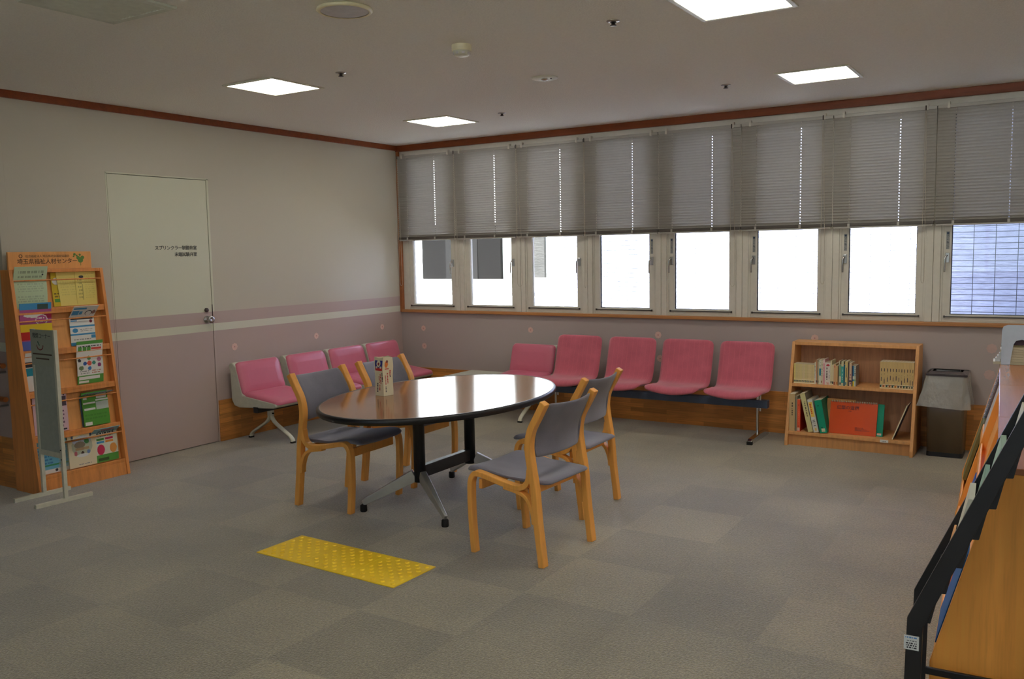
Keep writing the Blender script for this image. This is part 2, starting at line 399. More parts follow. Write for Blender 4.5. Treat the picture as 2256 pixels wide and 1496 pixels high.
# windows
def window(i):
    x0 = BX+BP*i; w = D.objects.new('window_%d' % (i+1), None); COL.objects.link(w); st(w)
    gl = .1555+.6915*i; gr = gl+.466
    zg0, zg1 = .9657, 2.40
    # fixed frame: stepped mullions right and left, bottom and top rails
    L = x0+.03 if i else .03; R = x0+BP
    m0 = gr+.050; m1 = gl+.6915-.051; mc = (m0+m1)/2
    f_ = MB().box(m0+.015, mc-.0015, .0, .09, .912, 2.43).box(mc+.0015, m1-.015, .0, .09, .912, 2.43)
    f_.box(m0, m0+.015, .014, .09, .912, 2.43).box(m1-.015, m1, .014, .09, .912, 2.43).box(mc-.0015, mc+.0015, .008, .09, .912, 2.43)
    if i == 0: f_.box(.03, .104, .012, .09, .912, 2.43)
    f_.box(gl-.051, m0, .02, .09, .912, .922).box(gl-.051, m0, .02, .09, 2.40, 2.43)
    f_.build('window_frame', M['frame'], w, bevel=.0025)
    a, b_ = gl-.051, gr+.050
    s_ = MB().box(a, gl, .018, .06, .923, 2.40).box(gr, b_, .018, .06, .923, 2.40).box(gl, gr, .018, .06, .923, zg0).box(gl, gr, .018, .06, 2.37, 2.40)
    s_.build('sash', M['frame'], w, bevel=.002)
    MB().box(gl, gr, .046, .052, zg0, 2.37).build('glass_pane', M['glass'], w)
    MB().box(gl, gl+.004, .03, .05, zg0, 2.37).box(gr-.004, gr, .03, .05, zg0, 2.37).box(gl, gr, .03, .05, zg0, zg0+.004).build('glazing_gasket', M['rubber'] if i > 2 else M['frame'], w)
    MB().box(a+.02, b_-.03, .008, .02, .947, .954).box(a+.012, a+.022, .004, .02, .943, .958).box(b_-.032, b_-.022, .004, .02, .943, .958).build('stay_bar', M['darkmetal'], w, bevel=.001)
    hx = (gr+.024) if i < 4 else (gl-.024)
    h = MB().box(hx-.013, hx+.013, .006, .019, 1.335, 1.405).build('handle', M['metal'], w, bevel=.003)
    MB().tube([(hx, .004, 1.385), (hx-.004, -.012, 1.385), (hx-.012, -.016, 1.37), (hx-.014, -.014, 1.32), (hx-.014, -.012, 1.27)], .006, 8).build('handle_lever', M['chrome'], h)
    if i >= 3:
        lb = MB(); sheet(lb, lambda u, v, hx=hx: (hx-.011+.022*u, .0165, 1.43+.125*v), 6, 26, lin((150, 152, 150)), [('t', .2, .04, .8, .8, lin((70, 80, 90)), .04), ('r', .2, .86, .8, .97, lin((40, 60, 90)))])
        lb.build('handle_sticker', M['print'], w)
for i in range(NB): window(i)

# ================= BLINDS =================
def blind(i):
    x0 = BX+BP*i; w = BP-.006
    t = thing('venetian_blind', '', 'blind', (x0+.003, -.035, 1.592), 0, None)
    H = 2.43-1.592
    # slats with route holes
    sl = MB(); n = 36; z = .040; pitch = (H-.040-.020)/n
    holes = [.115, .455]
    hw = .003
    xs = [0]; 
    for h in holes: xs += [h-hw, h+hw]
    xs.append(w)
    tilt = math.radians(57)
    for k in range(n):
        zc = z+pitch*(k+.5); wob = 0
        prof = []
        for q in range(7):
            s_ = (q/6-.5)*.0262; cam_ = .0026*(1-(q/3-1)**2)
            prof.append((s_*math.cos(tilt)+cam_*math.sin(tilt)*-1, s_*math.sin(tilt)+cam_*math.cos(tilt)))
        vs = []; fs = []
        for x in xs:
            for (py, pz) in prof: vs.append((x, -py, zc-pz*-1))
        for a in range(len(xs)-1):
            hole = a % 2 == 1
            for q in range(6):
                if hole and q in (2, 3): continue
                fs.append((a*7+q, a*7+7+q, a*7+8+q, a*7+q+1))
        sl.add(vs, fs, smooth=False)
    sl.build('slats', M['slat'], t)
    MB().box(0, w, -.013, .013, H-.024, H).build('head_rail', M['slat'], t, bevel=.002)
    for bx_ in (.06, w-.07): MB().box(bx_, bx_+.016, -.018, .018, H-.026, H+.02).build('bracket', M['frame'], t, bevel=.001)
    MB().box(0, w, -.012, .012, .018, .042).build('bottom_rail', M['rail'], t, bevel=.003)
    MB().box(.008, w-.008, -.006, .010, .004, .018).build('bottom_rail_grip', M['slat'], t, bevel=.002)
    for h in holes: MB().box(h-.008, h+.008, -.0145, -.0125, .006, .038).build('cord_clip', M['slat'], t)
    # ladder cords
    for h in holes: MB().tube([(h, -.0, .03), (h, -.0, H-.02)], .0008, 4).build('ladder_cord', M['cord'], t)
    # pull loop
    px = [.03, .0+.012, .02, .03, .65, .03, .62, .62][i % 8] if i else .03
    px = {0: .02, 1: .01, 2: .015, 3: .012, 4: .62, 5: .62, 6: .62, 7: .64}.get(i, .62)
    sp_ = {0: .022, 1: .028, 2: .045, 3: .006, 4: .03, 5: .022, 6: .014, 7: .02}.get(i, .02)
    zb = {0: -.44, 1: -.45, 2: -.44, 3: -.45, 4: -.43, 5: -.41, 6: -.40}.get(i, -.42)
    path = [(px-.003, -.024, H-.01), (px-.003, -.026, 0)]
    path += [(px+sp_/2-(sp_/2+.003)*math.cos(a), -.026, zb+.03-(.03)*math.sin(a)) for a in [PI*q/10 for q in range(11)]]
    path += [(px+sp_, -.027, 0), (px+.003, -.024, H-.01)]
    MB().tube(path, .0016, 5).build('pull_cord', M['cord'], t)
    MB().tube([(px, -.024, H-.03), (px, -.024, H+.004)], .005, 6).build('cord_lock', M['rail'], t)
    return t
ords = ['leftmost blind, beside the left wall', 'blind over the second window from the left wall', 'blind over the third window, its cord hanging in a wide loop',
        'blind over the window showing the corner of the brick wall', 'blind over the fifth window, above the middle pink fabric seats', 'blind over the window left of the bookcase',
        'blind over the window above the bookcase', 'rightmost blind, above the shaded blue-grey brick view']
for i in range(NB):
    if i > 7: continue
    t = blind(i); t['label'] = 'closed grey '+ords[i]; t['group'] = 'venetian blinds along the window wall'

# ================= CEILING THINGS =================
def ceiling_light(x, y, label, s=.40, rz=0):
    t = thing('ceiling_light', label, 'ceiling light', (x, y, CH), rz, 'recessed ceiling light panels')
    a = s/2; b_ = a+.022
    f_ = MB()
    f_.box(-b_, -a, -b_, b_, -.008, .0).box(a, b_, -b_, b_, -.008, .0).box(-a, a, -b_, -a, -.008, 0).box(-a, a, a, b_, -.008, 0)
    f_.build('light_frame', M['whitepaint'], t, bevel=.002)
    MB().box(-a+.004, a-.004, -a+.004, a-.004, -.006, -.002).build('light_diffuser', M['lamp'], t)
    return t
for x, y, lb in [(1.395, -2.90, 'square lit ceiling panel on the left, in front of the door'), (1.345, -1.06, 'square lit ceiling panel near the far left corner'),
                 (4.33, -1.12, 'square lit ceiling panel on the right, near the blinds'), (4.405, -3.03, 'square lit ceiling panel cut by the top edge of the photo')]:
    ceiling_light(x, y, lb)
for x, y in [(4.4, -4.9), (7.3, -1.1), (7.3, -3.0), (7.3, -4.9), (4.4, -6.8), (7.3, -6.8), (4.4, -8.8), (7.3, -8.8)]:  # unseen panels added along the ceiling grid to fill the foreground with light
    ceiling_light(x, y, 'square lit ceiling panel outside the photo, '+{-1.6: 'over the corridor', 1.4: 'left column', 4.4: 'middle column', 7.3: 'right column'}[x]+', '+{-1.1: 'beside the windows', -3.0: 'second row from the windows', -4.85: 'third row from the windows', -4.9: 'third row from the windows', -6.8: 'fourth row from the windows', -8.8: 'row nearest the rear wall'}[y])
# speaker
t = thing('ceiling_speaker', 'round ceiling speaker with cream ring and grey grille, at the top edge of the photo', 'speaker', (2.97, -3.95, CH))
MB().lathe([(.105, 0), (.12, -.004), (.122, -.012), (.112, -.018), (.104, -.016)], 40).build('speaker_ring', M['ivory'], t)
MB().lathe([(.105, -.014), (.07, -.019), (0, -.021)], 40).build('speaker_grille', M['greyplastic'], t)
# smoke detector
t = thing('smoke_detector', 'round white smoke detector hanging from the middle of the ceiling', 'smoke detector', (2.985, -3.09, CH))
MB().lathe([(.052, 0), (.052, -.028), (.048, -.032)], 32).build('detector_base', M['ivory'], t)
MB().lathe([(.046, -.030), (.046, -.034), (.04, -.05), (.03, -.056), (0, -.058)], 32).build('detector_head', M['whitepaint'], t)
sl = MB()
for k in range(8):
    a = k*PI/4; sl.box(.036, .044, -.008, .008, -.049, -.036, mat=Matrix.Rotation(a, 4, 'Z'))
sl.build('detector_slots', M['greyplastic'], t)
# emergency lamp disc
t = thing('emergency_light', 'flat round white emergency lamp with a small lens on the ceiling', 'emergency light', (2.906, -2.09, CH))
MB().lathe([(.083, 0), (.083, -.004), (.076, -.008), (.03, -.010), (0, -.010)], 36).build('lamp_plate', M['whitepaint'], t)
MB().lathe([(.022, -.009), (.02, -.016), (.01, -.02), (0, -.021)], 20).build('lamp_lens', M['chrome'], t)
MB().lathe([(.006, -.009), (.005, -.013), (0, -.014)], 10, c=(.045, 0, 0)).build('lamp_button', M['darkmetal'], t)
for x, y, lb in [(2.019, -2.957, 'small sprinkler head to the right of the left light panel'), (1.953, -1.097, 'small sprinkler head to the right of the far left light panel'),
                 (3.741, -1.149, 'small sprinkler head to the left of the right-hand light panel'), (3.835, -3.059, 'small sprinkler head to the left of the light panel at the top edge')]:
    t = thing('sprinkler_head', lb, 'sprinkler', (x, y, CH), 0, 'ceiling sprinkler heads')
    MB().lathe([(.032, 0), (.031, -.004), (.016, -.007)], 20).build('escutcheon', M['metal'], t)
    MB().lathe([(.008, -.004), (.009, -.018), (.016, -.020), (.015, -.023), (0, -.024)], 14).build('nozzle', M['darkmetal'], t)
# vent
t = thing('ceiling_vent', 'square slatted metal air vent in the top left corner of the photo', 'air vent', (2.20, -4.61, CH), math.radians(1))
MB().box(-.22, -.185, -.22, .22, -.012, 0).box(.185, .22, -.22, .22, -.012, 0).box(-.185, .185, -.22, -.185, -.012, 0).box(-.185, .185, .185, .22, -.012, 0).build('vent_frame', M['ventmetal'], t, bevel=.003)
MB().box(-.185, .185, -.185, .185, -.001, 0).build('vent_backing', M['rubber'], t)
s_ = MB()
for k in range(16):
    xx = -.178+k*.0237
    s_.box(-.0095, .0095, -.185, .185, -.001, .001, mat=Matrix.Translation((xx, 0, -.008)) @ Matrix.Rotation(math.radians(-16), 4, 'Y'))
s_.build('vent_slats', M['ventmetal'], t)

# ================= CHAIRS =================
def smooth_path(pts, n=6):
    P = [Vector(p) for p in pts]; out = []
    for i in range(len(P)-1):
        p0 = P[max(i-1, 0)]; p1 = P[i]; p2 = P[i+1]; p3 = P[min(i+2, len(P)-1)]
        for k in range(n):
            t_ = k/n
            out.append(.5*((2*p1)+(-p0+p2)*t_+(2*p0-5*p1+4*p2-p3)*t_*t_+(-p0+3*p1-3*p2+p3)*t_**3))
    out.append(P[-1]); return out
def make_chair():
    t = thing('side_chair', '', 'chair')
    rect = lambda a, b: [(-a, -b), (a, -b), (a, b), (-a, b)]
    yy = .222
    for s in (-1, 1):
        y = s*yy
        rear = smooth_path([(-.012, y, 0), (-.004, y, .07), (.012, y, .20), (.026, y, .36), (.046, y, .48), (.056, y, .565), (.042, y, .64), (.004, y, .71), (-.034, y, .778)])
        MB().sweep(rear, rect(.021, .0165), side=(0, 1, 0), smooth=False).build('rear_leg', M['chairwood'], t, bevel=.004)
        front = smooth_path([(.388, y, 0), (.394, y, .06), (.402, y, .18), (.404, y, .30), (.398, y, .365), (.372, y, .397), (.335, y, .397), (.27, y, .384), (.20, y, .370), (.13, y, .362), (.085, y, .372), (.058, y, .405), (.05, y, .46)])
        MB().sweep(front, rect(.0205, .0135), side=(0, 1, 0), smooth=False).build('front_leg', M['chairwood'], t, bevel=.004)
        br = smooth_path([(.20, y, .355), (.14, y, .346), (.095, y, .335), (.058, y, .305), (.036, y, .25), (.03, y, .20)])
        MB().sweep(br, rect(.0195, .009), side=(0, 1, 0), smooth=False).build('bracket_strip', M['chairwood'], t, bevel=.003)
    MB().box(.355, .375, -yy+.02, yy-.02, .315, .365).build('front_rail', M['chairwood'], t, bevel=.003)
    MB().box(.06, .08, -yy+.02, yy-.02, .325, .365).build('rear_rail', M['chairwood'], t, bevel=.003)
    # seat cushion: closed profile swept across width
    top = [(-.03, .384), (-.012, .402), (.05, .404), (.14, .398), (.24, .404), (.33, .425), (.40, .434), (.44, .425), (.455, .402)]
    bot = [(.444, .388), (.40, .404), (.33, .398), (.24, .384), (.14, .374), (.05, .377), (-.01, .374)]
    prof = top+bot; sm = MB(); n = 12; hw = .198
    vs = []
    for j in range(n+1):
        y = -hw+2*hw*j/n; e = abs(2*j/n-1); k = 1-.0*e; cz = .400; dip = -.010*(1-e*e)
        ed = 0 if e < .95 else .5
        for (x, z) in prof:
            w_ = .045 if (x > .3) else 0
            yy_ = y*(1+w_*2.2*(1 if x > .40 else (x-.3)/.1 if x > .3 else 0))
            zc = .40+(.02 if x > .3 else -.01)
            vs.append((x, yy_, (z-zc)*(1-.45*(e > .95))+zc+dip*(0 if x < .0 else 1)))
    k = len(prof)
    sm.add(vs, [(j*k+i, j*k+(i+1) % k, (j+1)*k+(i+1) % k, (j+1)*k+i) for j in range(n) for i in range(k)], smooth=True)
    sm.add(vs[:k], [tuple(range(k))[::-1]]); sm.add(vs[-k:], [tuple(range(k))])
    sm.build('seat_cushion', M['greyfab'], t, subsurf=1)
    # back pad
    bm_ = MB(); n = 12; m_ = 8; hb = .203
    ctr = [(.050, .505), (.058, .55), (.052, .61), (.030, .67), (.000, .725), (-.026, .772)]
    ctrs = smooth_path([(a, 0, b) for a, b in ctr], 2); rows = len(ctrs)
    vs = []
    for j in range(n+1):
        y = -hb+2*hb*j/n; e = 2*j/n-1; dx = -.032*(1-e*e); th = .011 if abs(e) < .99 else .008
        lo = []; hi = []
        for i, c in enumerate(ctrs):
            dz = .010*(e*e-1)*(i/(rows-1)) 
            tk = th*(.45 if i in (0, rows-1) else 1)
            hi.append((c.x+dx+tk, y, c.z+dz)); lo.append((c.x+dx-tk, y, c.z+dz))
        vs += hi+lo[::-1]
    k = 2*rows
    bm_.add(vs, [(j*k+i, j*k+(i+1) % k, (j+1)*k+(i+1) % k, (j+1)*k+i) for j in range(n) for i in range(k)], smooth=True)
    bm_.add(vs[:k], [tuple(range(k))[::-1]]); bm_.add(vs[-k:], [tuple(range(k))])
    bm_.build('back_pad', M['greyfab'], t, subsurf=1)
    return t
ch = make_chair()
spots = [((1.888, -3.085), 2.0, 'grey fabric chair nearest the brochure rack, left front of the oval table'),
         ((1.862, -2.474), 1.5, 'grey fabric chair behind the oval table beside the paper bag'),
         ((3.668, -3.275), 176.5, 'grey fabric chair with bent beech frame, nearest the camera, back turned to it'),
         ((3.475, -2.530), 180.5, 'grey fabric chair on the window side, partly behind the nearest chair')]
for k, ((x, y), a, lb) in enumerate(spots):
    o = ch if k == 0 else copy_tree(ch)
    o.location = (x, y, 0); o.rotation_euler.z = math.radians(a); o['label'] = lb; o['group'] = 'grey chairs around the oval table'

# ================= OVAL TABLE =================
t = thing('oval_table', 'oval wood-topped meeting table with black edge, black columns and splayed aluminium legs', 'table', (2.608, -2.82, 0))
TZ = .645; A_, B_ = .585, .862
def oval(k): return [(1, 0)]
seg = 72
def ring(off, z): return [((A_+off)*math.cos(2*PI*i/seg), (B_+off)*math.sin(2*PI*i/seg), z) for i in range(seg)]
mb = MB()
levels = [ring(-.018, TZ), ring(-.016, TZ+.0015), ring(-.008, TZ+.001), ring(-.001, TZ-.006), ring(0, TZ-.016), ring(-.003, TZ-.028), ring(-.012, TZ-.034)]
vs = sum(levels, []); fs = []
for a in range(len(levels)-1):
    for i in range(seg): fs.append((a*seg+i, a*seg+(i+1) % seg, (a+1)*seg+(i+1) % seg, (a+1)*seg+i)[::-1])
mb.add(vs, fs, smooth=True); mb.add(levels[-1], [tuple(range(seg))[::-1]])
mb.build('table_edge', M['black'], t)
MB().add(ring(-.018, TZ), [tuple(range(seg))]).build('table_top', M['laminate'], t)
MB().box(-.10, .10, -.45, .45, TZ-.05, TZ-.034).build('under_frame', M['black'], t)
for cy_ in (-.245, .255):
    MB().lathe([(0, .175), (.033, .175), (.033, TZ-.05)], 24, c=(0, cy_, 0)).build('column', M['black'], t)
    MB().lathe([(.07, TZ-.05), (.07, TZ-.06), (.033, TZ-.075)], 24, c=(0, cy_, 0)).build('column_flange', M['black'], t)
MB().box(-.019, .019, -.23, .24, .195, .265).build('cross_bar', M['black'], t, bevel=.003)
for cy_, ey in ((-.245, -.405), (.255, .455)):
    for sx_ in (-1, 1):
        p0 = Vector((sx_*.026, cy_+(.012 if ey > 0 else -.012), .21)); p1 = Vector((sx_*.29, ey, .052))
        path = [p0+(p1-p0)*q for q in (0, .5, .93)]+[p1+Vector((sx_*.004, 0, -.004))]
        sd_ = (p1-p0).cross(Vector((0, 0, 1))).normalized()
        lg = MB().sweep(path, [(-.02, -.034), (-.012, -.036), (.012, -.036), (.02, -.034), (.017, .034), (-.017, .034)], side=sd_, scales=[1, .78, .52, .46], smooth=False).build('leg', M['alu'], t, bevel=.003)
        MB().lathe([(0, 0), (.018, 0), (.02, .006), (.019, .036), (.014, .04), (0, .04)], 20, c=(p1.x, p1.y, 0)).build('foot_glide', M['rubber'], lg)

# paper bag carton on table
def painted_box_side(mb, o, ux, uy, w, h, nu, nv, base, shapes):
    o = Vector(o); ux = Vector(ux); uy = Vector(uy)
    sheet(mb, lambda u, v: o+ux*(u*w)+uy*(v*h), nu, nv, base, shapes)
cream = lin((232, 224, 192)); red = lin((190, 40, 44)); ink = lin((60, 50, 60)); blue = lin((50, 60, 140)); maroon = lin((140, 30, 50))
t = thing('paper_bag', 'tall white paper bag with red Japanese writing standing on the oval table', 'paper bag', (2.327, -3.02, TZ+.001), math.radians(-8))
mb = MB(); w_ = .072; d_ = .075; h_ = .225
def tex_col(u0, u1, v0, v1, c, n):
    out = []
    for k in range(n):
        a = v0+(v1-v0)*k/n
        out.append(('r', u0, a, u1, a+(v1-v0)/n*.72, c))
        if k % 2: out.append(('r', u0+(u1-u0)*.35, a+(v1-v0)/n*.2, u0+(u1-u0)*.6, a+(v1-v0)/n*.5, cream))
    return out
front = [('r', .1, .68, .92, .92, blue), ('d', .5, .80, .42, .13, blue), ('r', .12, .66, .9, .73, red), ('d', .5, .84, .2, .09, cream), ('d', .5, .83, .09, .04, maroon), ('d', .28, .74, .1, .03, cream), ('d', .74, .74, .1, .03, cream)]
front += tex_col(.82, .94, .38, .62, ink, 7)+tex_col(.62, .74, .32, .58, red, 7)+tex_col(.44, .56, .34, .52, red, 5)+tex_col(.48, .6, .14, .3, red, 5)+tex_col(.22, .34, .10, .34, ink, 6)
side_ = [('d', .3, .82, .16, .09, lin((228, 130, 60))), ('d', .36, .89, .1, .04, lin((120, 60, 50))), ('r', .2, .69, .55, .71, red)]
side_ += tex_col(.66, .8, .52, .66, red, 4)+tex_col(.7, .8, .48, .53, ink, 2)+tex_col(.42, .54, .32, .60, red, 7)+tex_col(.2, .3, .3, .54, red, 6)+tex_col(.2, .28, .1, .26, ink, 4)
painted_box_side(mb, (-w_/2, -d_/2, 0), (1, 0, 0), (0, 0, 1), w_, h_, 34, 90, cream, front)
painted_box_side(mb, (w_/2, -d_/2, 0), (0, 1, 0), (0, 0, 1), d_, h_, 34, 90, cream, side_)
painted_box_side(mb, (w_/2, d_/2, 0), (-1, 0, 0), (0, 0, 1), w_, h_, 2, 2, cream, [])
painted_box_side(mb, (-w_/2, d_/2, 0), (0, -1, 0), (0, 0, 1), d_, h_, 2, 2, cream, [])
o = mb.build('bag_body', M['print'], t)
for v in o.data.vertices:   # slight crumple
    z = v.co.z/h_; v.co.x += .0035*math.sin(z*9+v.co.y*40)*z; v.co.y += .003*math.sin(z*7+v.co.x*50)*z
    if z > .97: v.co.z += .004*math.sin(v.co.x*70+v.co.y*50)
MB().box(-w_/2+.001, w_/2-.001, -d_/2+.001, d_/2-.001, 0, .004, cream).build('bag_base', M['print'], t)

# ================= YELLOW TACTILE STRIP =================
t = thing('tactile_paving_strip', 'yellow tactile paving strip with raised dots lying on the carpet', 'tactile paving', (2.319, -4.019, 0), -.0287)
for k in range(3):
    mb = MB().box(k*.3+.0005, k*.3+.2995, 0, .3, 0, .004)
    for a in range(9):
        for b_ in range(9):
            cx_ = k*.3+.030+a*.030; cy_ = .030+b_*.030
            if (a+b_) % 2 == 0: mb.lathe([(.0118, .004), (.0095, .0082), (.005, .0094), (0, .0095)], 12, c=(cx_, cy_, 0), smooth=False)
    mb.build('tactile_tile', M['yellow'], t)

# ================= BENCHES =================
def rrect(w, h, r, n=5):
    pts = []
    for (cx_, cy_, a0) in ((w/2-r, h/2-r, 0), (-w/2+r, h/2-r, 90), (-w/2+r, -h/2+r, 180), (w/2-r, -h/2+r, 270)):
        for k in range(n+1):
            a = math.radians(a0+90*k/n); pts.append((cx_+r*math.cos(a), cy_+r*math.sin(a)))
    return pts
# vinyl seat: local frame: x along the row, y outward from the wall (front = -y side => we use +y as front), z up
def vinyl_unit(parent):
    # in local coords of parent: x along row centred, y front positive
    w = .452
    # shell: L-profile extruded with end cheeks
    prof = [(.03, .56), (.012, .60), (.03, .625), (.06, .63), (.10, .60), (.165, .375), (.50, .338), (.535, .325), (.535, .305), (.50, .292), (.12, .272), (.06, .285), (.035, .33)]
    sh = MB().prism(prof, -w/2-.005, w/2+.005, 'x')
    s1 = sh.build('seat_shell', M['shell'], parent, bevel=.014, seg=3)
    # back cushion: rounded slab
    def cushion(name, o, ux, uy, W_, H_, T_):
        mb = MB(); N = 9; o = Vector(o); ux = Vector(ux).normalized(); uy = Vector(uy).normalized(); uz = ux.cross(uy)
        rings = []
        for (off, zz) in ((0, 0), (0, T_*.45), (-.010, T_*.8), (-.03, T_), (-.08, T_*1.12)):
            rr = max(.012, .045+off*.5)
            rings.append([o+ux*p[0]+uy*p[1]+uz*zz for p in rrect(W_+2*off, H_+2*off, rr)])
        k = len(rings[0]); vs = sum(rings, []); fs = []
        for a in range(len(rings)-1):
            for i in range(k): fs.append((a*k+i, a*k+(i+1) % k, (a+1)*k+(i+1) % k, (a+1)*k+i))
        mb.add(vs, fs, smooth=True); mb.add(rings[-1], [tuple(range(k))], smooth=True); mb.add(rings[0], [tuple(range(k))[::-1]])
        return mb.build(name, M['vinyl'], parent)
    dirb = Vector((0, .075, -.25)).normalized()
    cushion('back_cushion', Vector((0, .116, .492)), (-1, 0, 0), dirb*-1, w+.004, .284, .034)
    cushion('seat_cushion', Vector((0, .355, .345)), (-1, 0, 0), Vector((0, -1, .13)), w+.004, .392, .034)
def vinyl_bench(name_label, loc, rz, xs, length, leg_xs, label, table=None):
    t = thing('beam_seating', label, 'bench', loc, rz, None)
    MB().box(-.02, length+.02, .285, .335, .245, .292).build('beam', M['black'], t, bevel=.003)
    for x in xs:
        e = D.objects.new('seat', None); COL.objects.link(e); e.parent = t; e.location = (x, 0, 0); vinyl_unit(e)
    if table:
        MB().prism([(p[0], p[1]) for p in [(table[0], .10), (table[1], .10), (table[1], .565), (table[0], .565)]], .335, .36, 'z').build('side_table_top', M['shell'], t, bevel=.008, seg=3)
    for x in leg_xs:
        lg = MB()
        pf = rrect(.036, .018, .007, 2)
        lg.box(x-.018, x+.018, .29, .33, .20, .262)
        for s in (-1, 1):
            yc = .31
            path = smooth_path([(x, yc+s*.012, .225), (x, yc+s*.016, .185), (x, yc+s*.05, .145), (x, yc+s*.13, .098), (x, yc+s*.205, .055), (x, yc+s*.232, .03), (x, yc+s*.238, .012)], 4)
            lg.sweep(path, pf, side=(1, 0, 0))
        l_ = lg.build('leg', M['whitepaint'], t)
        MB().box(x-.006, x+.006, .326, .342, .215, .225).build('leg_bolt', M['rubber'], l_)
        for s in (-1, 1): MB().box(x-.019, x+.019, .31+s*.238-.012, .31+s*.238+.012, 0, .012).build('foot_cap', M['rubber'], l_)
    return t
# left bench: row runs along +y..; local x -> world +y? front (+y local) must point to +x world => rotate -90deg: local x -> -y world
vinyl_bench('', (0.03, -.02, 0), -PI/2, [.452, .952, 1.46, 1.995], 2.21, [.42, 2.075], 'row of four pink vinyl seats with grey shells against the left wall')
# single seat with side table by the window wall: local front +y must point to -y world => rotate 180: local x -> -x
vinyl_bench('', (1.90, -.03, 0), PI, [.27], .98, [.155, .85], 'single pink vinyl seat with grey side table left of the fabric seats', (.50, .96))

# fabric bench
t = thing('beam_seating', 'row of four pink fabric seats on a dark beam with chrome legs, under the windows', 'bench', (1.88, -.02, 0))
def fabric_seat(x, parent):
    ctr = smooth_path([(0, .135, .735), (0, .138, .70), (0, .165, .60), (0, .195, .50), (0, .222, .42), (0, .265, .382), (0, .33, .372), (0, .42, .380), (0, .50, .385), (0, .54, .375), (0, .555, .362)], 3)
    n = 14; vs = []; k = len(ctr)
    hw = .215
    for side in (1, -1):
        for j in range(n+1):
            e = 2*j/n-1
            for i, c in enumerate(ctr):
                s_ = i/(k-1)
                t_ = (ctr[min(i+1, k-1)]-ctr[max(i-1, 0)]).normalized(); nn = Vector((0, t_.z, -t_.y))  # normal
                if nn.z < 0 or (nn.z < .2 and nn.y < 0): nn = -nn
                # rounded corner width
                wd = hw*(1+.05*max(0, (s_-.5)*2))
                d0 = (ctr[0]-c).length; d1 = (ctr[-1]-c).length; r = .05
                for dd in (d0, d1):
                    if dd < r: wd -= r-math.sqrt(max(0, r*r-(r-dd)**2))
                th = .019*math.sqrt(max(0, 1-abs(e)**6))*math.sqrt(max(.0, min(1, min(d0, d1)/.02)))+.003
                curl = .014*e*e*(1 if s_ < .45 else .6)
                sag = -.012*(1-e*e)*(s_ > .6)*math.sin(PI*min(1, (s_-.6)/.4))
                front_drop = -.022*(1-e*e)*max(0, (s_-.85)/.15)
                p_ = c+nn*(side*th+curl)+Vector((x+e*wd, 0, sag+front_drop)); p_ = Vector((p_.x, -p_.y, p_.z)); vs.append(p_)
    mb = MB(); N = (n+1)*k
    fs = []
    for j in range(n):
        for i in range(k-1):
            a = j*k+i; fs.append((a, a+1, a+k+1, a+k)); b_ = N+a; fs.append((b_, b_+k, b_+k+1, b_+1))
    for i in range(k-1):
        fs.append((i, N+i, N+i+1, i+1)); a = n*k+i; fs.append((a, a+1, N+a+1, N+a))
    for j in range(n):
        a = j*k; fs.append((a, a+k, N+a+k, N+a)); a = j*k+k-1; fs.append((a, N+a, N+a+k, a+k))
    mb.add(vs, fs, smooth=True)
    o = mb.build('upholstered_seat', M['pinkfab'], parent, weld=True)
    for p in o.data.polygons: p.use_smooth = True
    MB().box(x-.03, x+.03, -.36, -.25, .305, .352).build('seat_bracket', M['black'], parent, bevel=.003)
for x in (.245, .745, 1.235, 1.72): fabric_seat(x, t)
MB().box(.02, 1.925, -.31, -.25, .245, .305).build('beam', M['navy'], t, bevel=.003)
for x in (.085, 1.855):
    l_ = MB().tube([(x-.008, -.295, .04), (x-.008, -.295, .35)], .011, 12).tube([(x+.014, -.295, .22), (x+.014, -.295, .35)], .009, 10).build('leg', M['chrome'], t)
    MB().prism([(-.525, .0), (-.525, .03), (-.50, .042), (-.30, .052), (-.10, .042), (-.075, .03), (-.075, .0)], x-.018, x+.018, 'x').build('foot_bar', M['chrome'], l_, bevel=.005)
    MB().box(x-.02, x+.02, -.53, -.505, 0, .024).build('foot_cap', M['rubber'], l_)

# ================= FLOWER DECALS =================
def flower(pos, wall, r, core, label):
    mb = MB(); pts = []
    for k in range(48):
        a = 2*PI*k/48; rr = r*(.86+.14*abs(math.cos(4*a))); pts.append((rr*math.cos(a), rr*math.sin(a)))
    mm = frame_m((.0006, pos, 0), (0, 1, 0), (0, 0, 1)) if wall == 'l' else frame_m((pos, -.0006, 0), (1, 0, 0), (0, 0, 1))
    return mb, pts, mm
fl = [('l', -2.135, .744, .030, 'round pale pink flower sticker on the left wall, nearest the door'), ('l', -1.213, .749, .028, 'round pale pink flower sticker on the left wall, above the middle vinyl seats'),
      ('l', -.309, .757, .028, 'round pale pink flower sticker on the left wall, near the corner'), ('b', .273, .726, .028, 'pale pink flower sticker below the window sill, upper of two by the corner'),
      ('b', .278, .548, .030, 'pale pink flower sticker below the window sill, lower of two by the corner'), ('b', 1.522, .747, .028, 'pale pink flower sticker above the single vinyl seat'),
      ('b', 2.782, .744, .030, 'pale pink flower sticker above the second and third fabric seats'), ('b', 2.80, .545, .030, 'pale pink flower sticker half hidden between two fabric seats'),
      ('b', 4.071, .764, .028, 'pale pink flower sticker just above the left end of the bookcase'), ('b', 5.27, .734, .034, 'faint pink flower sticker right of the waste bin, upper of two'),
      ('b', 5.262, .549, .036, 'faint pink flower sticker right of the waste bin, lower of two')]
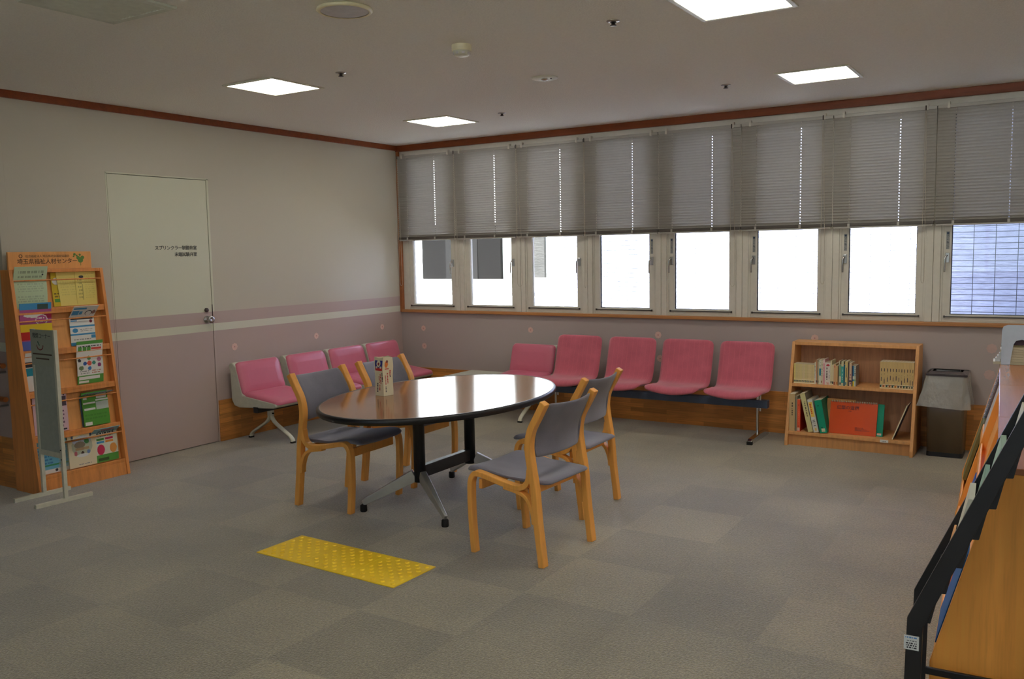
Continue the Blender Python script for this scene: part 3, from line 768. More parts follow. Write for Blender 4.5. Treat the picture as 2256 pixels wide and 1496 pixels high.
for wl_, a, z, r, lb in fl:
    outp = [(r*(.88+.12*abs(math.cos(4*q)))*math.cos(q), r*(.88+.12*abs(math.cos(4*q)))*math.sin(q)) for q in [2*PI*k/48 for k in range(48)]]
    mm = frame_m((0, a, z), (0, 1, 0), (0, 0, 1)) if wl_ == 'l' else frame_m((a, 0, z), (1, 0, 0), (0, 0, 1))
    o = tag(MB().prism(outp, 0, .0012, 'z', mat=mm).build('flower_sticker', M['flower'] if a < 5 else M['flowerfaint']), lb, 'sticker', 'flower stickers on the walls')
    MB().prism([(.006*math.cos(q), .006*math.sin(q)) for q in [2*PI*k/12 for k in range(12)]], 0.0012, .0018, 'z', mat=mm).build('sticker_core', M['flowercore'] if a < 5 else M['flowerfaint'], o)

# ================= HANDRAILS in the corridor =================
for z, lb in ((.81, 'upper wooden handrail on the corridor wall at the left edge'), (.595, 'lower wooden handrail on the corridor wall at the left edge')):
    t = thing('handrail', lb, 'handrail', (0, 0, 0), 0, 'handrails on the corridor wall')
    MB().tube([(-3.5, -3.985, z), (.0, -3.985, z), (.03, -3.985, z)], .017, 14).build('rail', M['trim'], t)
    for x in (-2.8, -1.9, -1.0, -.06):
        MB().tube([(x, -3.985, z-.015), (x, -3.98, z-.05), (x, -3.94, z-.05), (x, -3.926, z-.05)], .008, 8).build('rail_bracket', M['metal'], t)

# ================= BROCHURE RACK =================
t = thing('brochure_rack', 'tall orange-brown wooden brochure rack with five slanted tiers and a printed header sign', 'brochure rack', (0.018, -3.955, 0))
RW = .632; RH = 1.412; DB = .272; DT = .10
def fx(z): return DB-(DB-DT)*z/RH     # front edge of the side panels
side = [(0, 0), (DB, 0), (DT, RH), (0, RH)]
for k, y in enumerate((0, RW-.022)): MB().prism(side, y, y+.022, 'y').build('side_panel', M['rackwood'], t, bevel=.002)
def back_x(z): return fx(z)-.055
MB().prism([(back_x(0)-.010, .03), (back_x(0), .03), (back_x(RH), RH-.006), (back_x(RH)-.010, RH-.006)], .022, RW-.022, 'y').build('back_panel', M['rackback'], t)
MB().box(.005, DT-.002, .022, RW-.022, RH-.022, RH).build('top_board', M['rackwood'], t, bevel=.002)
ledges = [1.163, .897, .640, .360, .107]; rods = [1.342, 1.085, .822, .562, .295]
for z in ledges:
    MB().prism([(back_x(z), z-.018), (fx(z)-.004, z-.018), (fx(z)-.004, z), (fx(z)-.008, z+.0), (back_x(z), z-.004)], .022, RW-.022, 'y').prism([(fx(z)-.012, z-.036), (fx(z)-.004, z-.036), (fx(z)-.006, z+.002), (fx(z)-.014, z+.002)], .022, RW-.022, 'y').build('ledge', M['rackwood'], t, bevel=.0015)
for z in rods: MB().tube([(fx(z)-.007, .012, z), (fx(z)-.007, RW-.012, z)], .0045, 10).build('rod', M['rackwood'], t)
MB().prism([(fx(0)-.02, 0), (fx(0)-.006, 0), (fx(.085)-.006, .085), (fx(.085)-.02, .085)], .022, RW-.022, 'y').build('kick_panel', M['rackwood'], t, bevel=.002)
# header
sg = MB().box(.02, .038, .035, RW-.04, RH, RH+.112).build('header_board', M['rackback'], t, bevel=.002)
dk = plain('sign_lettering_brown', lin((96, 70, 40)), .6); gn = plain('sign_leaf_green', lin((96, 140, 60)), .6)
text_obj('社会福祉法人 埼玉県社会福祉協議会', .0190, frame_m((.0385, .145, RH+.077), (0, 1, 0), (0, 0, 1)), dk, 'header_small_lettering', sg, 'LEFT', .0003, 0, .9)
text_obj('埼玉県福祉人材センター', .0372, frame_m((.0385, .090, RH+.037), (0, 1, 0), (0, 0, 1)), dk, 'header_lettering', sg, 'LEFT', .0003, .0004, .97)
mb = MB()
for qi, (cy_, cz_, r_) in enumerate(((.515, .055, .018), (.53, .072, .012), (.50, .07, .012), (.475, .093, .008), (.49, .085, .006), (.468, .08, .005), (.512, .09, .007))):
    mb.prism([(r_*1.05*math.cos(q), r_*math.sin(q)) for q in [2*PI*k/16 for k in range(16)]], 0, .0008+.0002*qi, 'z', mat=frame_m((.038, cy_, RH+cz_), (0, 1, 0), (0, 0, 1)))
mb.box(.038, .0388, .514, .517, RH+.018, RH+.04)
mb.build('header_emblem', gn, sg)
MB().lathe([(.012, 0), (.012, .0008), (.008, .0008), (.008, 0)], 20, mat=frame_m((.038, .115, RH+.085), (0, 1, 0), (0, 0, 1))).build('header_mark', dk, sg)

# brochures: profile = curve up the tier; flop = amount that the part over the rod leans out
def brochure(name, tier, y0, w, h, base, shapes, label, flop=0.0, lean=0.0, thick=.003, rot=0, out=0, group='leaflets on the brochure rack', cat='leaflet', rise=0):
    z0 = ledges[tier]+.003+rise; zr = rods[tier]
    def surf(u, v):
        s_ = v*h
        zz = z0+s_*.985
        over = max(0, s_-(zr-z0)-.002)
        bx_ = back_x(zz)
        ux = bx_+.004+lean*math.sin(min(1, s_/(zr-z0))*PI/2)*.030
        if over > 0:
            k = flop
            ux = (back_x(zr)+.004+lean*.030)+over*math.sin(k)
            zz = zr+.002+over*math.cos(k)
        return (0.018+ux+thick*1.0+out, -3.955+y0+w*u+rot*(v-.5)*h, zz)
    mb = MB(); sheet(mb, surf, 56, 80, base, shapes)
    o = mb.build(name, M['print'], None, solid=thick); tag(o, label, cat, group); return o
Wh = lin((232, 232, 226)); Bl = lin((70, 150, 200)); Gn = lin((90, 160, 70)); Gy = lin((150, 152, 150)); Bk = lin((60, 60, 66))
pg = lin((196, 214, 176)); py = lin((232, 214, 120)); pp = lin((222, 190, 200))
brochure('leaflet', 0, .028, .212, .268, pg, [('t', .1, .1, .9, .3, sc(pg, .75), .028), ('t', .1, .4, .9, .60, sc(pg, .78), .028), ('t', .12, .72, .9, .92, sc(pg, .6), .06), ('d', .86, .8, .03, .02, Bk), ('d', .8, .07, .1, .03, sc(pg, .8))],
         'pale green leaflet on the top tier, its top curling over the rod', .3, .9, out=.002)
brochure('leaflet', 0, .285, .18, .22, lin((214, 186, 40)), [('d', .2, .75, .16, .1, Wh), ('r', 0.05, .12, .5, .22, Gn), ('t', .05, .28, .6, .44, lin((110, 90, 30)), .04), ('r', .25, .5, .34, .74, red)],
         'dark yellow leaflet with a green band, partly under the pale yellow ones', 0, .05)
brochure('leaflet', 0, .325, .16, .238, py, [('t', .1, .3, .44, .8, sc(py, .86), .035), ('t', .5, .3, .9, .8, sc(py, .88), .035)], 'pale yellow newsletter, left one on the top tier', 0, .25, rot=-.06)
brochure('leaflet', 0, .445, .145, .236, py, [('t', .1, .2, .3, .75, sc(py, .6), .05), ('d', .3, .8, .12, .04, Bk), ('t', .45, .2, .9, .9, sc(py, .86), .03), ('r', .3, .15, .34, .6, sc(py, .5))], 'pale yellow newsletter, right one on the top tier', 0, .4)
mg = lin((176, 84, 140))
brochure('brochure', 1, .034, .205, .30, mg, [('r', 0, .86, 1, 1, Bl), ('r', .55, .86, .9, .97, lin((60, 80, 70))), ('d', .48, .74, .36, .05, Wh), ('r', .7, .66, 1, .76, lin((150, 20, 60))), ('d', .68, .64, .19, .11, Wh), ('d', .68, .64, .165, .095, mg), ('t', .55, .6, .8, .7, Wh, .03), ('r', 0, .40, 1, .56, lin((224, 190, 30))), ('r', 0, .22, .5, .40, lin((190, 40, 30))), ('r', 0, 0, .6, .2, lin((90, 110, 190))), ('r', .5, .0, 1, .4, lin((120, 170, 120)))],
         'magenta, blue and yellow brochure with a white circle, second tier left', .1, .9)
brochure('leaflet', 1, .365, .175, .29, Wh, [('r', .03, .90, .55, .95, Bl), ('r', .03, .72, .3, .86, Bl), ('r', .33, .74, .45, .84, Bl), ('d', .70, .78, .14, .08, Bk), ('d', .70, .77, .11, .07, Wh), ('d', .9, .8, .08, .06, lin((160, 120, 110))), ('r', 0.05, .60, .95, .63, Bk), ('r', .05, .56, .3, .59, Bl), ('d', .86, .55, .06, .04, lin((150, 60, 80))),
         ('r', 0, .425, 1, .46, Bl), ('d', .2, .35, .11, .05, Bl), ('t', .4, .32, .9, .38, Gy, .02), ('r', 0, .235, 1, .27, Bl), ('r', .82, .15, 1, .22, Bl), ('t', .1, .12, .8, .18, Gy, .03), ('r', 0, 0, .2, .08, Bl), ('r', .3, .05, 1, .07, Bl)],
         'white leaflet with blue bands leaning out over the rod, second tier right', .75, .4)
brochure('leaflet', 2, .03, .19, .25, Wh, [('r', .5, .72, 1, .82, lin((40, 50, 120))), ('r', 0, .4, .4, .6, lin((30, 140, 160))), ('r', 0, .62, .3, .75, Bk), ('t', .5, .1, 1, .6, Gy, .04)],
         'white leaflet with a navy band behind the sign stand, third tier left', .35, .6)
brochure('leaflet', 2, .37, .185, .288, Wh, [('r', 0, .93, 1, 1, Gn), ('t', .05, .86, .95, .92, Bk, .03), ('r', .06, .76, .2, .86, Gn), ('r', .23, .76, .37, .86, Gn), ('r', .40, .76, .54, .86, Gn), ('r', .56, .79, .95, .84, lin((220, 80, 60))), ('d', .47, .48, .09, .055, lin((224, 96, 70))), ('d', .3, .48, .07, .045, lin((60, 100, 170))), ('d', .64, .48, .07, .045, lin((70, 150, 130))), ('d', .47, .36, .07, .045, lin((70, 130, 190))), ('d', .47, .6, .07, .045, lin((110, 170, 110))),
         ('d', .1, .56, .06, .04, Bk), ('d', .15, .38, .09, .05, lin((120, 140, 100))), ('d', .85, .55, .08, .05, lin((190, 120, 150))), ('d', .85, .42, .07, .05, lin((150, 60, 120))), ('t', .1, .24, .45, .32, Gy, .025), ('t', .55, .24, .9, .32, lin((200, 140, 120)), .025), ('r', 0, 0, 1, .2, Gn), ('r', .05, .10, .85, .18, Wh), ('r', .05, .02, .42, .08, Wh)],
         'white leaflet with green bands and coloured circles, third tier right', .15, .9)
brochure('leaflet', 3, .045, .225, .275, pp, [('r', .35, .6, .98, .82, lin((84, 70, 84))), ('t', .4, .84, .95, .96, Bk, .04), ('t', .3, .1, .9, .55, lin((120, 90, 110)), .045), ('r', .5, .02, .95, .06, Bk)],
         'pink leaflet with a dark photo half behind the sign stand, fourth tier left', .1, .5)
g2 = lin((84, 154, 54))
brochure('booklet', 3, .37, .185, .225, g2, [('r', .55, .80, .95, .96, Wh), ('r', .05, .80, .2, .88, Wh), ('r', .04, .66, .5, .71, Wh), ('r', .52, .72, 1, .77, Wh), ('r', .05, .48, .48, .54, Wh), ('r', .52, .46, 1, .70, lin((190, 200, 190))), ('r', .04, .03, .3, .12, Wh), ('t', .05, .2, .9, .4, sc(g2, .8), .05)],
         'bright green booklet, fourth tier right', 0, .1, .006, out=.012, cat='booklet')
brochure('booklet', 3, .365, .20, .285, lin((90, 120, 140)), [('t', .05, .8, .95, .98, Wh, .03)], 'blue-grey booklet flopping forward over the rod above the green one', 1.28, .1, .003, cat='booklet')
lb_ = lin((110, 180, 206))
brochure('leaflet', 4, .03, .205, .215, lb_, [('r', .55, .62, .95, .95, Wh), ('t', .58, .66, .9, .92, lin((200, 110, 120)), .08), ('r', 0, .22, 1, .27, lin((70, 150, 100))), ('r', 0, 0, 1, .12, Wh), ('t', .05, .3, .5, .8, lin((70, 130, 180)), .05), ('d', .6, .08, .05, .04, Bk)],
         'light blue leaflet behind the sign stand, bottom tier left', 0, .3)
cr_ = lin((232, 220, 186))
brochure('brochure', 4, .235, .19, .225, cr_, [('d', .5, .62, .38, .30, lin((190, 196, 170))), ('d', .5, .78, .34, .12, lin((196, 210, 232))), ('d', .42, .66, .2, .10, lin((150, 140, 120))), ('d', .68, .74, .09, .08, lin((70, 140, 80))), ('r', .25, .5, .75, .58, lin((190, 160, 120))), ('d', .25, .42, .06, .07, lin((200, 110, 120))), ('d', .5, .4, .06, .06, lin((90, 70, 60))), ('d', .72, .42, .06, .06, lin((120, 150, 200))), ('d', .5, .34, .22, .05, Wh), ('r', .12, .8, .2, .95, lin((90, 100, 130))), ('r', .8, .84, .88, .98, lin((70, 80, 110))), ('t', .3, .06, .8, .12, Gy, .03)],
         'cream illustrated brochure in the middle of the bottom tier', 0, .4, out=.009)
brochure('leaflet', 4, .425, .16, .225, lin((228, 226, 206)), [('t', .05, .84, .9, .95, Bk, .05), ('t', .1, .76, .8, .82, Gy, .03), ('r', .05, .66, .4, .72, Gn), ('r', .05, .58, .4, .64, Bl), ('r', .45, .66, .8, .72, lin((214, 50, 100))), ('r', .45, .58, .8, .64, lin((232, 150, 60))), ('d', .22, .38, .17, .16, lin((212, 50, 90))), ('d', .78, .38, .16, .15, lin((232, 160, 80))), ('r', 0, 0, 1, .22, Gn), ('r', .08, .04, .55, .12, lin((60, 90, 50)))],
         'white and green leaflet with pink and orange discs, bottom tier right', .05, .4, out=.008)
brochure('leaflet', 4, .40, .185, .262, lin((140, 186, 200)), [('r', .3, .90, .8, .94, red), ('t', .2, .84, .9, .88, Bk, .03)], 'light blue leaflet bending out over the lowest rod', .9, .2)
brochure('booklet', 4, .17, .20, .262, cr_, [('t', .1, .86, .9, .95, Bk, .05)], 'open cream booklet flopping over the lowest rod', 1.35, .3, .003, cat='booklet')

# ================= SIGN STAND =================
t = thing('sign_stand', 'narrow white metal sign stand with a grey panel in front of the brochure rack', 'sign stand', (.437, -3.945, 0), math.radians(-2.5))
hw = .127
for s in (-1, 1):
    MB().box(s*hw-.011, s*hw+.011, -.011, .011, .02, 1.05).build('post', M['whitepaint'], t, bevel=.001)
    MB().box(s*hw-.012, s*hw+.012, -.185, .165, 0, .024).build('foot_bar', M['whitepaint'], t, bevel=.001)
    if s > 0:
        for z in (.32, .262): MB().lathe([(.005, 0), (.004, .003), (0, .003)], 10, mat=frame_m((s*hw, -.011, z), (1, 0, 0), (0, 0, 1)) @ Matrix.Rotation(0, 4, 'X')).build('bolt', M['rubber'], t)
pn = plain('sign_panel_grey', lin((176, 182, 170)), .5)
MB().box(-hw+.011, hw-.011, -.006, .006, .285, 1.045).build('panel', pn, t)
MB().box(-hw+.011, hw-.011, -.010, .010, .268, .30).build('bottom_rail', M['whitepaint'], t, bevel=.001)
ps = MB(); pc = lin((178, 184, 168))
sheet(ps, lambda u, v: (-hw-.006+(2*hw+.004)*u, -.0135, .83+.22*v), 80, 80, pc, [('r', .06, .30, .92, .335, lin((90, 70, 60))), ('r', .2, .18, .8, .215, lin((90, 70, 60)))]+
      [('d', .42+.14*math.cos(q), .56+.12*math.sin(q), .018, .018, lin((130, 60, 60))) for q in [PI+PI*k/14 for k in range(15)]]+[('d', .33+.02*k, .66-.03*k, .02, .02, lin((50, 100, 80))) for k in range(4)])
po = ps.build('poster', M['print'], t)
text_obj('喫煙コーナー', .0355, frame_m((-.105, -.0142, 1.0), (1, 0, 0), (0, 0, 1)), M['mark'], 'poster_lettering', po, 'LEFT', .0002, 0, .95)

# ================= BOOKCASE =================
bx0, bx1 = 3.962, 4.838
t = thing('bookcase', 'low oak bookcase with a slanting front and two shelves of books under the windows', 'bookcase', (bx0, -.045, 0))
BW = bx1-bx0; BH = .757
prof = [(0, 0), (-.385, 0), (-.385, .04), (-.19, BH), (0, BH)]
def by(z): return -.385+(.195)*(z-.04)/(BH-.04)
for x in (0, BW-.022): MB().prism(prof, x, x+.022, 'x').build('side_panel', M['casewood'], t, bevel=.002)
MB().box(.022, BW-.022, -.19, 0, BH-.024, BH-.001).build('top_board', M['casewood'], t, bevel=.002)
MB().box(.022, BW-.022, -.012, 0, .02, BH-.02).build('back_panel', M['caseback'], t)
Z2 = .452; Z1 = .106
MB().box(.022, BW-.022, by(Z2), -.012, Z2-.022, Z2).build('shelf', M['casewood'], t, bevel=.0015)
MB().box(.022, BW-.022, by(Z1), -.012, Z1-.022, Z1).build('shelf', M['casewood'], t, bevel=.0015)
MB().box(.022, BW-.022, -.34, -.33, 0, Z1-.022).build('plinth', M['casewood'], t)
mb = MB(); sheet(mb, lambda u, v: (.66+.055*u, by(Z1)-.001, Z1-.021+.02*v), 24, 8, Wh, [('t', .25, .3, .75, .8, Bk, .24)]); mb.build('shelf_label', M['print'], t)
MB().tube([(.03, -.16, Z2-.03), (.05, -.10, Z2-.036), (.06, -.06, Z2-.03)], .003, 6).build('shelf_bracket', M['chrome'], t)
# books
def book(x, w, h, dep, base, shapes, label, shelf=Z2, group=None, y_off=.02, lean=0, name='book', cat='book', page=None, side=None, res=(8, 44)):
    yf = by(shelf)+y_off
    mb = MB(); c1 = side or sc(base, .8)
    mb.box(0, w, .0008, dep, 0, h, c1)
    mb.box(.001, w-.001, .002, dep-.003, h-.002, h+.0004, page or lin((214, 204, 176)))
    sheet(mb, lambda u, v: (w*u, 0, h*v), res[0], res[1], base, shapes)
    o = mb.build(name, M['print'])
    o.location = (bx0+x, -.045+yf, shelf+.0006)
    if lean:
        # rotate about the y axis; pivot on the corner that keeps it on the shelf
        o.rotation_euler = (0, lean, 0)
        if lean < 0: o.location.z += abs(math.sin(lean))*w*.98   # leaning to the left: raise
        if lean < 0: o.location.z = shelf+.0006+0
    tag(o, label, cat, group); return o
# row of cream pocket books
pos_words = ['leftmost', 'second from the left', 'third from the left', 'fourth from the left', 'fifth from the left', 'sixth from the left', 'seventh from the left', 'eighth from the left', 'ninth from the left', 'tenth from the left', 'eleventh from the left', 'twelfth from the left', 'last on the right']
cy1 = lin((226, 208, 156))
g_ = 'cream pocket books on the upper shelf'
x = .030
for k in range(13):
    c = sc(cy1, .94+.1*random.random()); c = (c[0], c[1]*(.95+.06*random.random()), c[2]*(.85+.2*random.random()))
    if k == 0: c = lin((232, 214, 130))
    w = .0112 if k < 12 else .009
    lab = lin((44, 74, 60)) if k < 12 else lin((150, 90, 50))
    book(x, w, .146-.0003*k, .105, c, [('r', 0, 0, 1, .05, lin((240, 232, 200))), ('r', .12, .06, .82, .17, lab), ('t', .3, .09, .7, .14, Wh, .02), ('r', 0, .18, 1, .20, lin((240, 232, 200))), ('t', .35, .3, .65, .92, sc(c, .75), .035)],
         'cream pocket book with green spine label, %s in its row' % pos_words[k], group=g_)
    x += w+.0004
tq = lin((20, 130, 156)); tan_ = lin((204, 168, 116))
mix = [ # width, height, base, shapes, label
 (.008, .163, lin((224, 220, 196)), [('t', .3, .3, .7, .9, Gy, .03)], 'thin off-white book beside the row of cream pocket books'),
 (.011, .181, lin((200, 150, 110)), [('r', .1, .06, .9, .16, Bk), ('r', .0, .0, .2, .45, lin((230, 200, 200)))], 'tall tan-pink book at the start of the mixed books'),
 (.012, .178, lin((150, 138, 116)), [('r', .6, 0, .95, .95, lin((214, 204, 160))), ('r', .2, .06, .8, .16, Bk)], 'tall grey-brown book with a cream stripe'),
 (.014, .180, lin((216, 218, 196)), [('r', .1, .36, .95, .66, tq), ('t', .3, .7, .7, .95, Gy, .03)], 'tall white book with a blue block on its spine'),
 (.013, .178, lin((216, 206, 176)), [('t', .35, .35, .65, .92, Bk, .045), ('r', .1, .07, .5, .17, lin((130, 40, 30)))], 'tall beige book with small dark letters right of the blue-block book'),
 (.013, .187, lin((222, 160, 166)), [('r', 0, .85, 1, 1, lin((232, 208, 206))), ('t', .4, .4, .6, .8, Wh, .03)], 'tallest pink book on the upper shelf'),
 (.038, .164, lin((226, 216, 206)), [('d', .52, .88, .32, .05, lin((196, 60, 76)))]+[('r', .3, .72-.072*k, .55, .765-.072*k, lin((80, 60, 60))) for k in range(8)]+[('t', .72, .3, .86, .72, Gy, .03), ('t', .3, .03, .8, .11, lin((216, 150, 140)), .03)], 'thick white book with a red oval at the top of its spine'),
 (.011, .180, lin((222, 212, 168)), [('r', .2, .06, .9, .15, lin((40, 60, 70)))], 'tall cream book right of the thick white one'),
 (.012, .150, lin((220, 206, 166)), [('r', .1, .07, .9, .18, lin((44, 60, 60)))], 'short cream book with a dark label in the mixed row'),
 (.015, .156, lin((214, 170, 122)), [('r', 0, .02, .5, .16, lin((150, 50, 30))), ('d', .4, .88, .3, .05, lin((200, 120, 100)))], 'short orange-tan book with a red label'),
 (.012, .144, lin((212, 170, 118)), [('r', .2, .04, .9, .18, lin((190, 110, 50)))], 'shortest tan book in the mixed row'),
 (.009, .176, lin((206, 190, 160)), [('t', .3, .2, .7, .9, Gy, .04)], 'narrow tall beige book behind the shorter tan ones'),
 (.014, .152, lin((120, 164, 130)), [('r', 0, 0, 1, .45, lin((214, 214, 190))), ('r', .2, .05, .9, .16, lin((50, 70, 70)))], 'short green and white book'),
 (.016, .178, lin((206, 200, 160)), [('r', 0, .12, 1, .80, lin((70, 170, 160))), ('t', .35, .25, .65, .75, Wh, .035)], 'cream book with a teal wrapper'),
 (.010, .154, lin((10, 96, 120)), [], 'dark teal book between teal wrapper and tall cream book'),
 (.018, .180, lin((212, 190, 128)), [('r', .4, .35, .62, .75, lin((90, 60, 40))), ('r', .15, .04, .5, .16, tq)], 'tall cream book with a dark title, right of the teal ones'),
 (.010, .172, lin((110, 92, 90)), [], 'dark brown book with its cover facing right'),
 (.016, .170, lin((216, 186, 152)), [('t', .1, .1, .9, .6, lin((170, 90, 110)), .06), ('r', 0, .18, 1, .26, lin((60, 70, 90)))], 'cream and pink patterned book'),
 (.007, .150, lin((40, 44, 80)), [], 'thin navy book in the mixed row'),
 (.009, .150, lin((60, 120, 150)), [('r', 0, 0, 1, .26, lin((226, 200, 40))), ('r', 0, .35, 1, .5, lin((210, 214, 190)))], 'thin blue and yellow book near the end of the mixed row'),
 (.011, .150, lin((190, 200, 190)), [('t', .3, .5, .7, .95, Bk, .05), ('d', .5, .3, .3, .05, Gn)], 'last book of the mixed row, white spine and grey cover'),
]
x += .001
for k, (w, h, c, shp, lb) in enumerate(mix):
    extra = {}
    if k == 11: extra = {'y_off': .05}
    if k == 20: extra = {'side': lin((150, 140, 132)), 'y_off': .02}
    if k == 16: extra = {'side': lin((130, 110, 106)), 'y_off': .03}
    book(x, w, h, .125 if k != 6 else .13, c, shp, lb, group='mixed books in the middle of the upper shelf', **extra); x += w+.0005
# tan series at right
g_ = 'tan series books at the right end of the upper shelf'
words = ['first', 'second', 'third', 'fourth', 'fifth', 'sixth', 'seventh', 'eighth', 'ninth', 'tenth', 'eleventh', 'twelfth']
widths = [.0185, .0205, .019, .019, .018, .0195, .0165, .018, .018, .0195, .015, .0145]
x = BW-.022-sum(widths)-.0005*13
for k in range(12):
    c = sc(lin((210, 180, 122)), .96+.08*random.random()); lo = [.25, .15, .22, .28, .25, .28, .25, .12, .22, .25, .14, .12][k]
    lab = [lin((60, 84, 70)), lin((190, 110, 60)), lin((60, 84, 70)), lin((160, 90, 40)), lin((60, 84, 70)), lin((200, 130, 50)), lin((90, 90, 76)), lin((120, 90, 60)), lin((60, 84, 66)), lin((70, 80, 60)), lin((110, 110, 90)), lin((60, 70, 60))][k]
    ttl = [('r', .36, .64, .66, .76, ink), ('r', .36, lo+.03, .66, lo+.19, sc(ink, 1.4)), ('t', .38, lo+.2, .62, .63, sc(c, .6), .03)]
    book(x, widths[k], .191, .13, c, ttl+[('r', 0, .0, 1, .03, lin((238, 226, 186))), ('r', .05, .035, .95, .13, lab), ('r', .6, .04, .95, .12, lin((230, 214, 180))), ('r', 0, .14, 1, .165, lin((238, 226, 186)))],
         'tan series book with black title, %s from the left in its row' % words[k], group=g_)
    x += widths[k]+.0005
# lower shelf
def lbook(x, w, h, dep, base, shapes, label, lean=0, name='binder', cat='binder', y_off=.02, side=None, res=(14, 60)):
    o = book(x, w, h, dep, base, shapes, label, shelf=Z1, lean=0, name=name, cat=cat, y_off=y_off, side=side, res=res)
    if lean:
        o.rotation_euler = (0, lean, 0)   # negative: top goes left
        if lean > 0: o.location.z += w*math.sin(lean)
    return o
bg_ = lin((206, 176, 128)); bo = lin((214, 206, 150))
lbook(.024, .040, .277, .22, bg_, [('r', .42, .72-.062*k, .62, .76-.062*k, lin((90, 70, 50))) if k not in (2,) else ('r', .45, .6, .6, .61, Bk) for k in range(6)], 'beige box file standing at the left end of the lower shelf', name='box_file', cat='box file')
lbook(.0665, .006, .26, .20, lin((140, 132, 116)), [], 'thin grey file second from the left on the lower shelf', name='thin_file', cat='file')
lbook(.0745, .006, .26, .20, lin((170, 160, 130)), [], 'thin pale file touching the orange binder', name='thin_file', cat='file')
lbook(.082, .022, .240, .22, lin((232, 92, 52)), [('d', .45, .82, .14, .016, lin((110, 60, 30))), ('d', .45, .16, .14, .016, lin((80, 60, 30))), ('r', .1, .02, .85, .11, lin((232, 200, 180))), ('t', .4, .3, .6, .72, lin((240, 150, 110)), .03)], 'narrow orange-red ring binder with a white label at its foot', side=lin((190, 40, 14)))
x = .163
o = lbook(x, .036, .288, .21, bo, [('r', .4, .76-.045*k, .62, .79-.045*k, lin((110, 104, 70))) for k in range(9)], 'pale olive box file leaning to the left', lean=-.225, name='box_file', cat='box file', side=lin((110, 100, 84)))
o = lbook(.203, .036, .246, .20, lin((214, 214, 204)), [('r', .12, .47, .86, .92, lin((240, 204, 90)))]+[('r', .3, .84-.055*k, .55, .87-.055*k, lin((210, 80, 40))) for k in range(6)]+[('t', .2, .18, .7, .4, Bk, .012), ('r', .35, .05, .7, .13, lin((224, 190, 110)))], 'white leaning file with a yellow and red spine title', lean=-.215, name='leaning_file', cat='file')
gb = lin((0, 150, 116))
o = lbook(.248, .050, .242, .225, gb, [('d', .4, .83, .09, .018, lin((0, 70, 50))), ('d', .4, .17, .09, .018, lin((0, 70, 50))), ('r', .3, .04, .75, .14, lin((220, 214, 180)))], 'green ring binder leaning left with its cover showing', lean=-.19, side=lin((10, 112, 82)))
# cover lettering of the green binder
# orange spiral book facing front
t = thing('spiral_book', 'large orange spiral-bound book facing forward on the lower shelf', 'book', (bx0+.295, -.045+by(Z1)+.07, Z1+.001))
W_, H_ = .325, .235
bk_ = MB(); oc = lin((214, 78, 20))
tl = Matrix.Rotation(math.radians(-17), 4, 'X')
sheet(bk_, lambda u, v: tl @ Vector((W_*u, 0, H_*v)), 40, 30, oc, [])
bk_.box(0, W_, .001, .012, 0, H_, sc(oc, .8), mat=tl)
bo_ = bk_.build('cover', M['gloss'], t)
text_obj('紅葉の道標', .031, tl @ frame_m((.045, -.0008, .182), (1, 0, 0), (0, 0, 1)), plain('title_ink', lin((110, 30, 8)), .6), 'cover_title', bo_, 'LEFT', .0003, .0006)
mb = MB()
spi = plain('small_print_ink', lin((96, 26, 8)), .6)
text_obj('八訂版', .010, tl @ frame_m((.12, -.0008, .165), (1, 0, 0), (0, 0, 1)), spi, 'cover_subtitle', bo_, 'LEFT', .0003)
text_obj('編集 もみじ会\n日本カラーデザイン\n日本色彩設計研究センター', .0092, tl @ frame_m((.18, -.0008, .048), (1, 0, 0), (0, 0, 1)), spi, 'cover_small_print', bo_, 'LEFT', .0003)
mb = MB()
for k in range(26):
    xx = .012+k*.0122
    mb.tube([tl @ Vector((xx, -.003+.008*math.cos(q), H_+.001+.006*math.sin(q))) for q in [2*PI*j/8 for j in range(9)]], .0018, 5)
mb.build('spiral_binding', M['whitepaint'], t)
# green folder behind the orange book, tan envelopes
def flat_book(name, cat, x, w, h, th, c, label, y, tilt=-17, shapes=()):
    tl = Matrix.Rotation(math.radians(tilt), 4, 'X'); mb = MB(); sheet(mb, lambda u, v: tl @ Vector((w*u, 0, h*v)), 30, 30, c, shapes)
    mb.box(0, w, .001, th, 0, h, sc(c, .85), mat=tl); o = mb.build(name, M['print']); o.location = (bx0+x, -.045+by(Z1)+y, Z1+.001); return tag(o, label, cat)
flat_book('binder', 'binder', .38, .282, .232, .012, gb, 'green ring binder standing behind the orange spiral book, its right edge showing', .088, shapes=[('r', .86, .06, .96, .10, lin((232, 180, 150))), ('r', .86, .03, .96, .06, Wh)])
flat_book('envelope', 'envelope', .262, .20, .248, .004, lin((206, 150, 80)), 'tan envelope peeping out at the left of the orange spiral book', .106)
# dark magazine leaning right
t = lbook(.733, .007, .262, .185, lin((232, 226, 190)), [], 'dark-covered magazine leaning right against the bookcase side', lean=.355, name='magazine', cat='magazine', side=lin((60, 56, 84)))

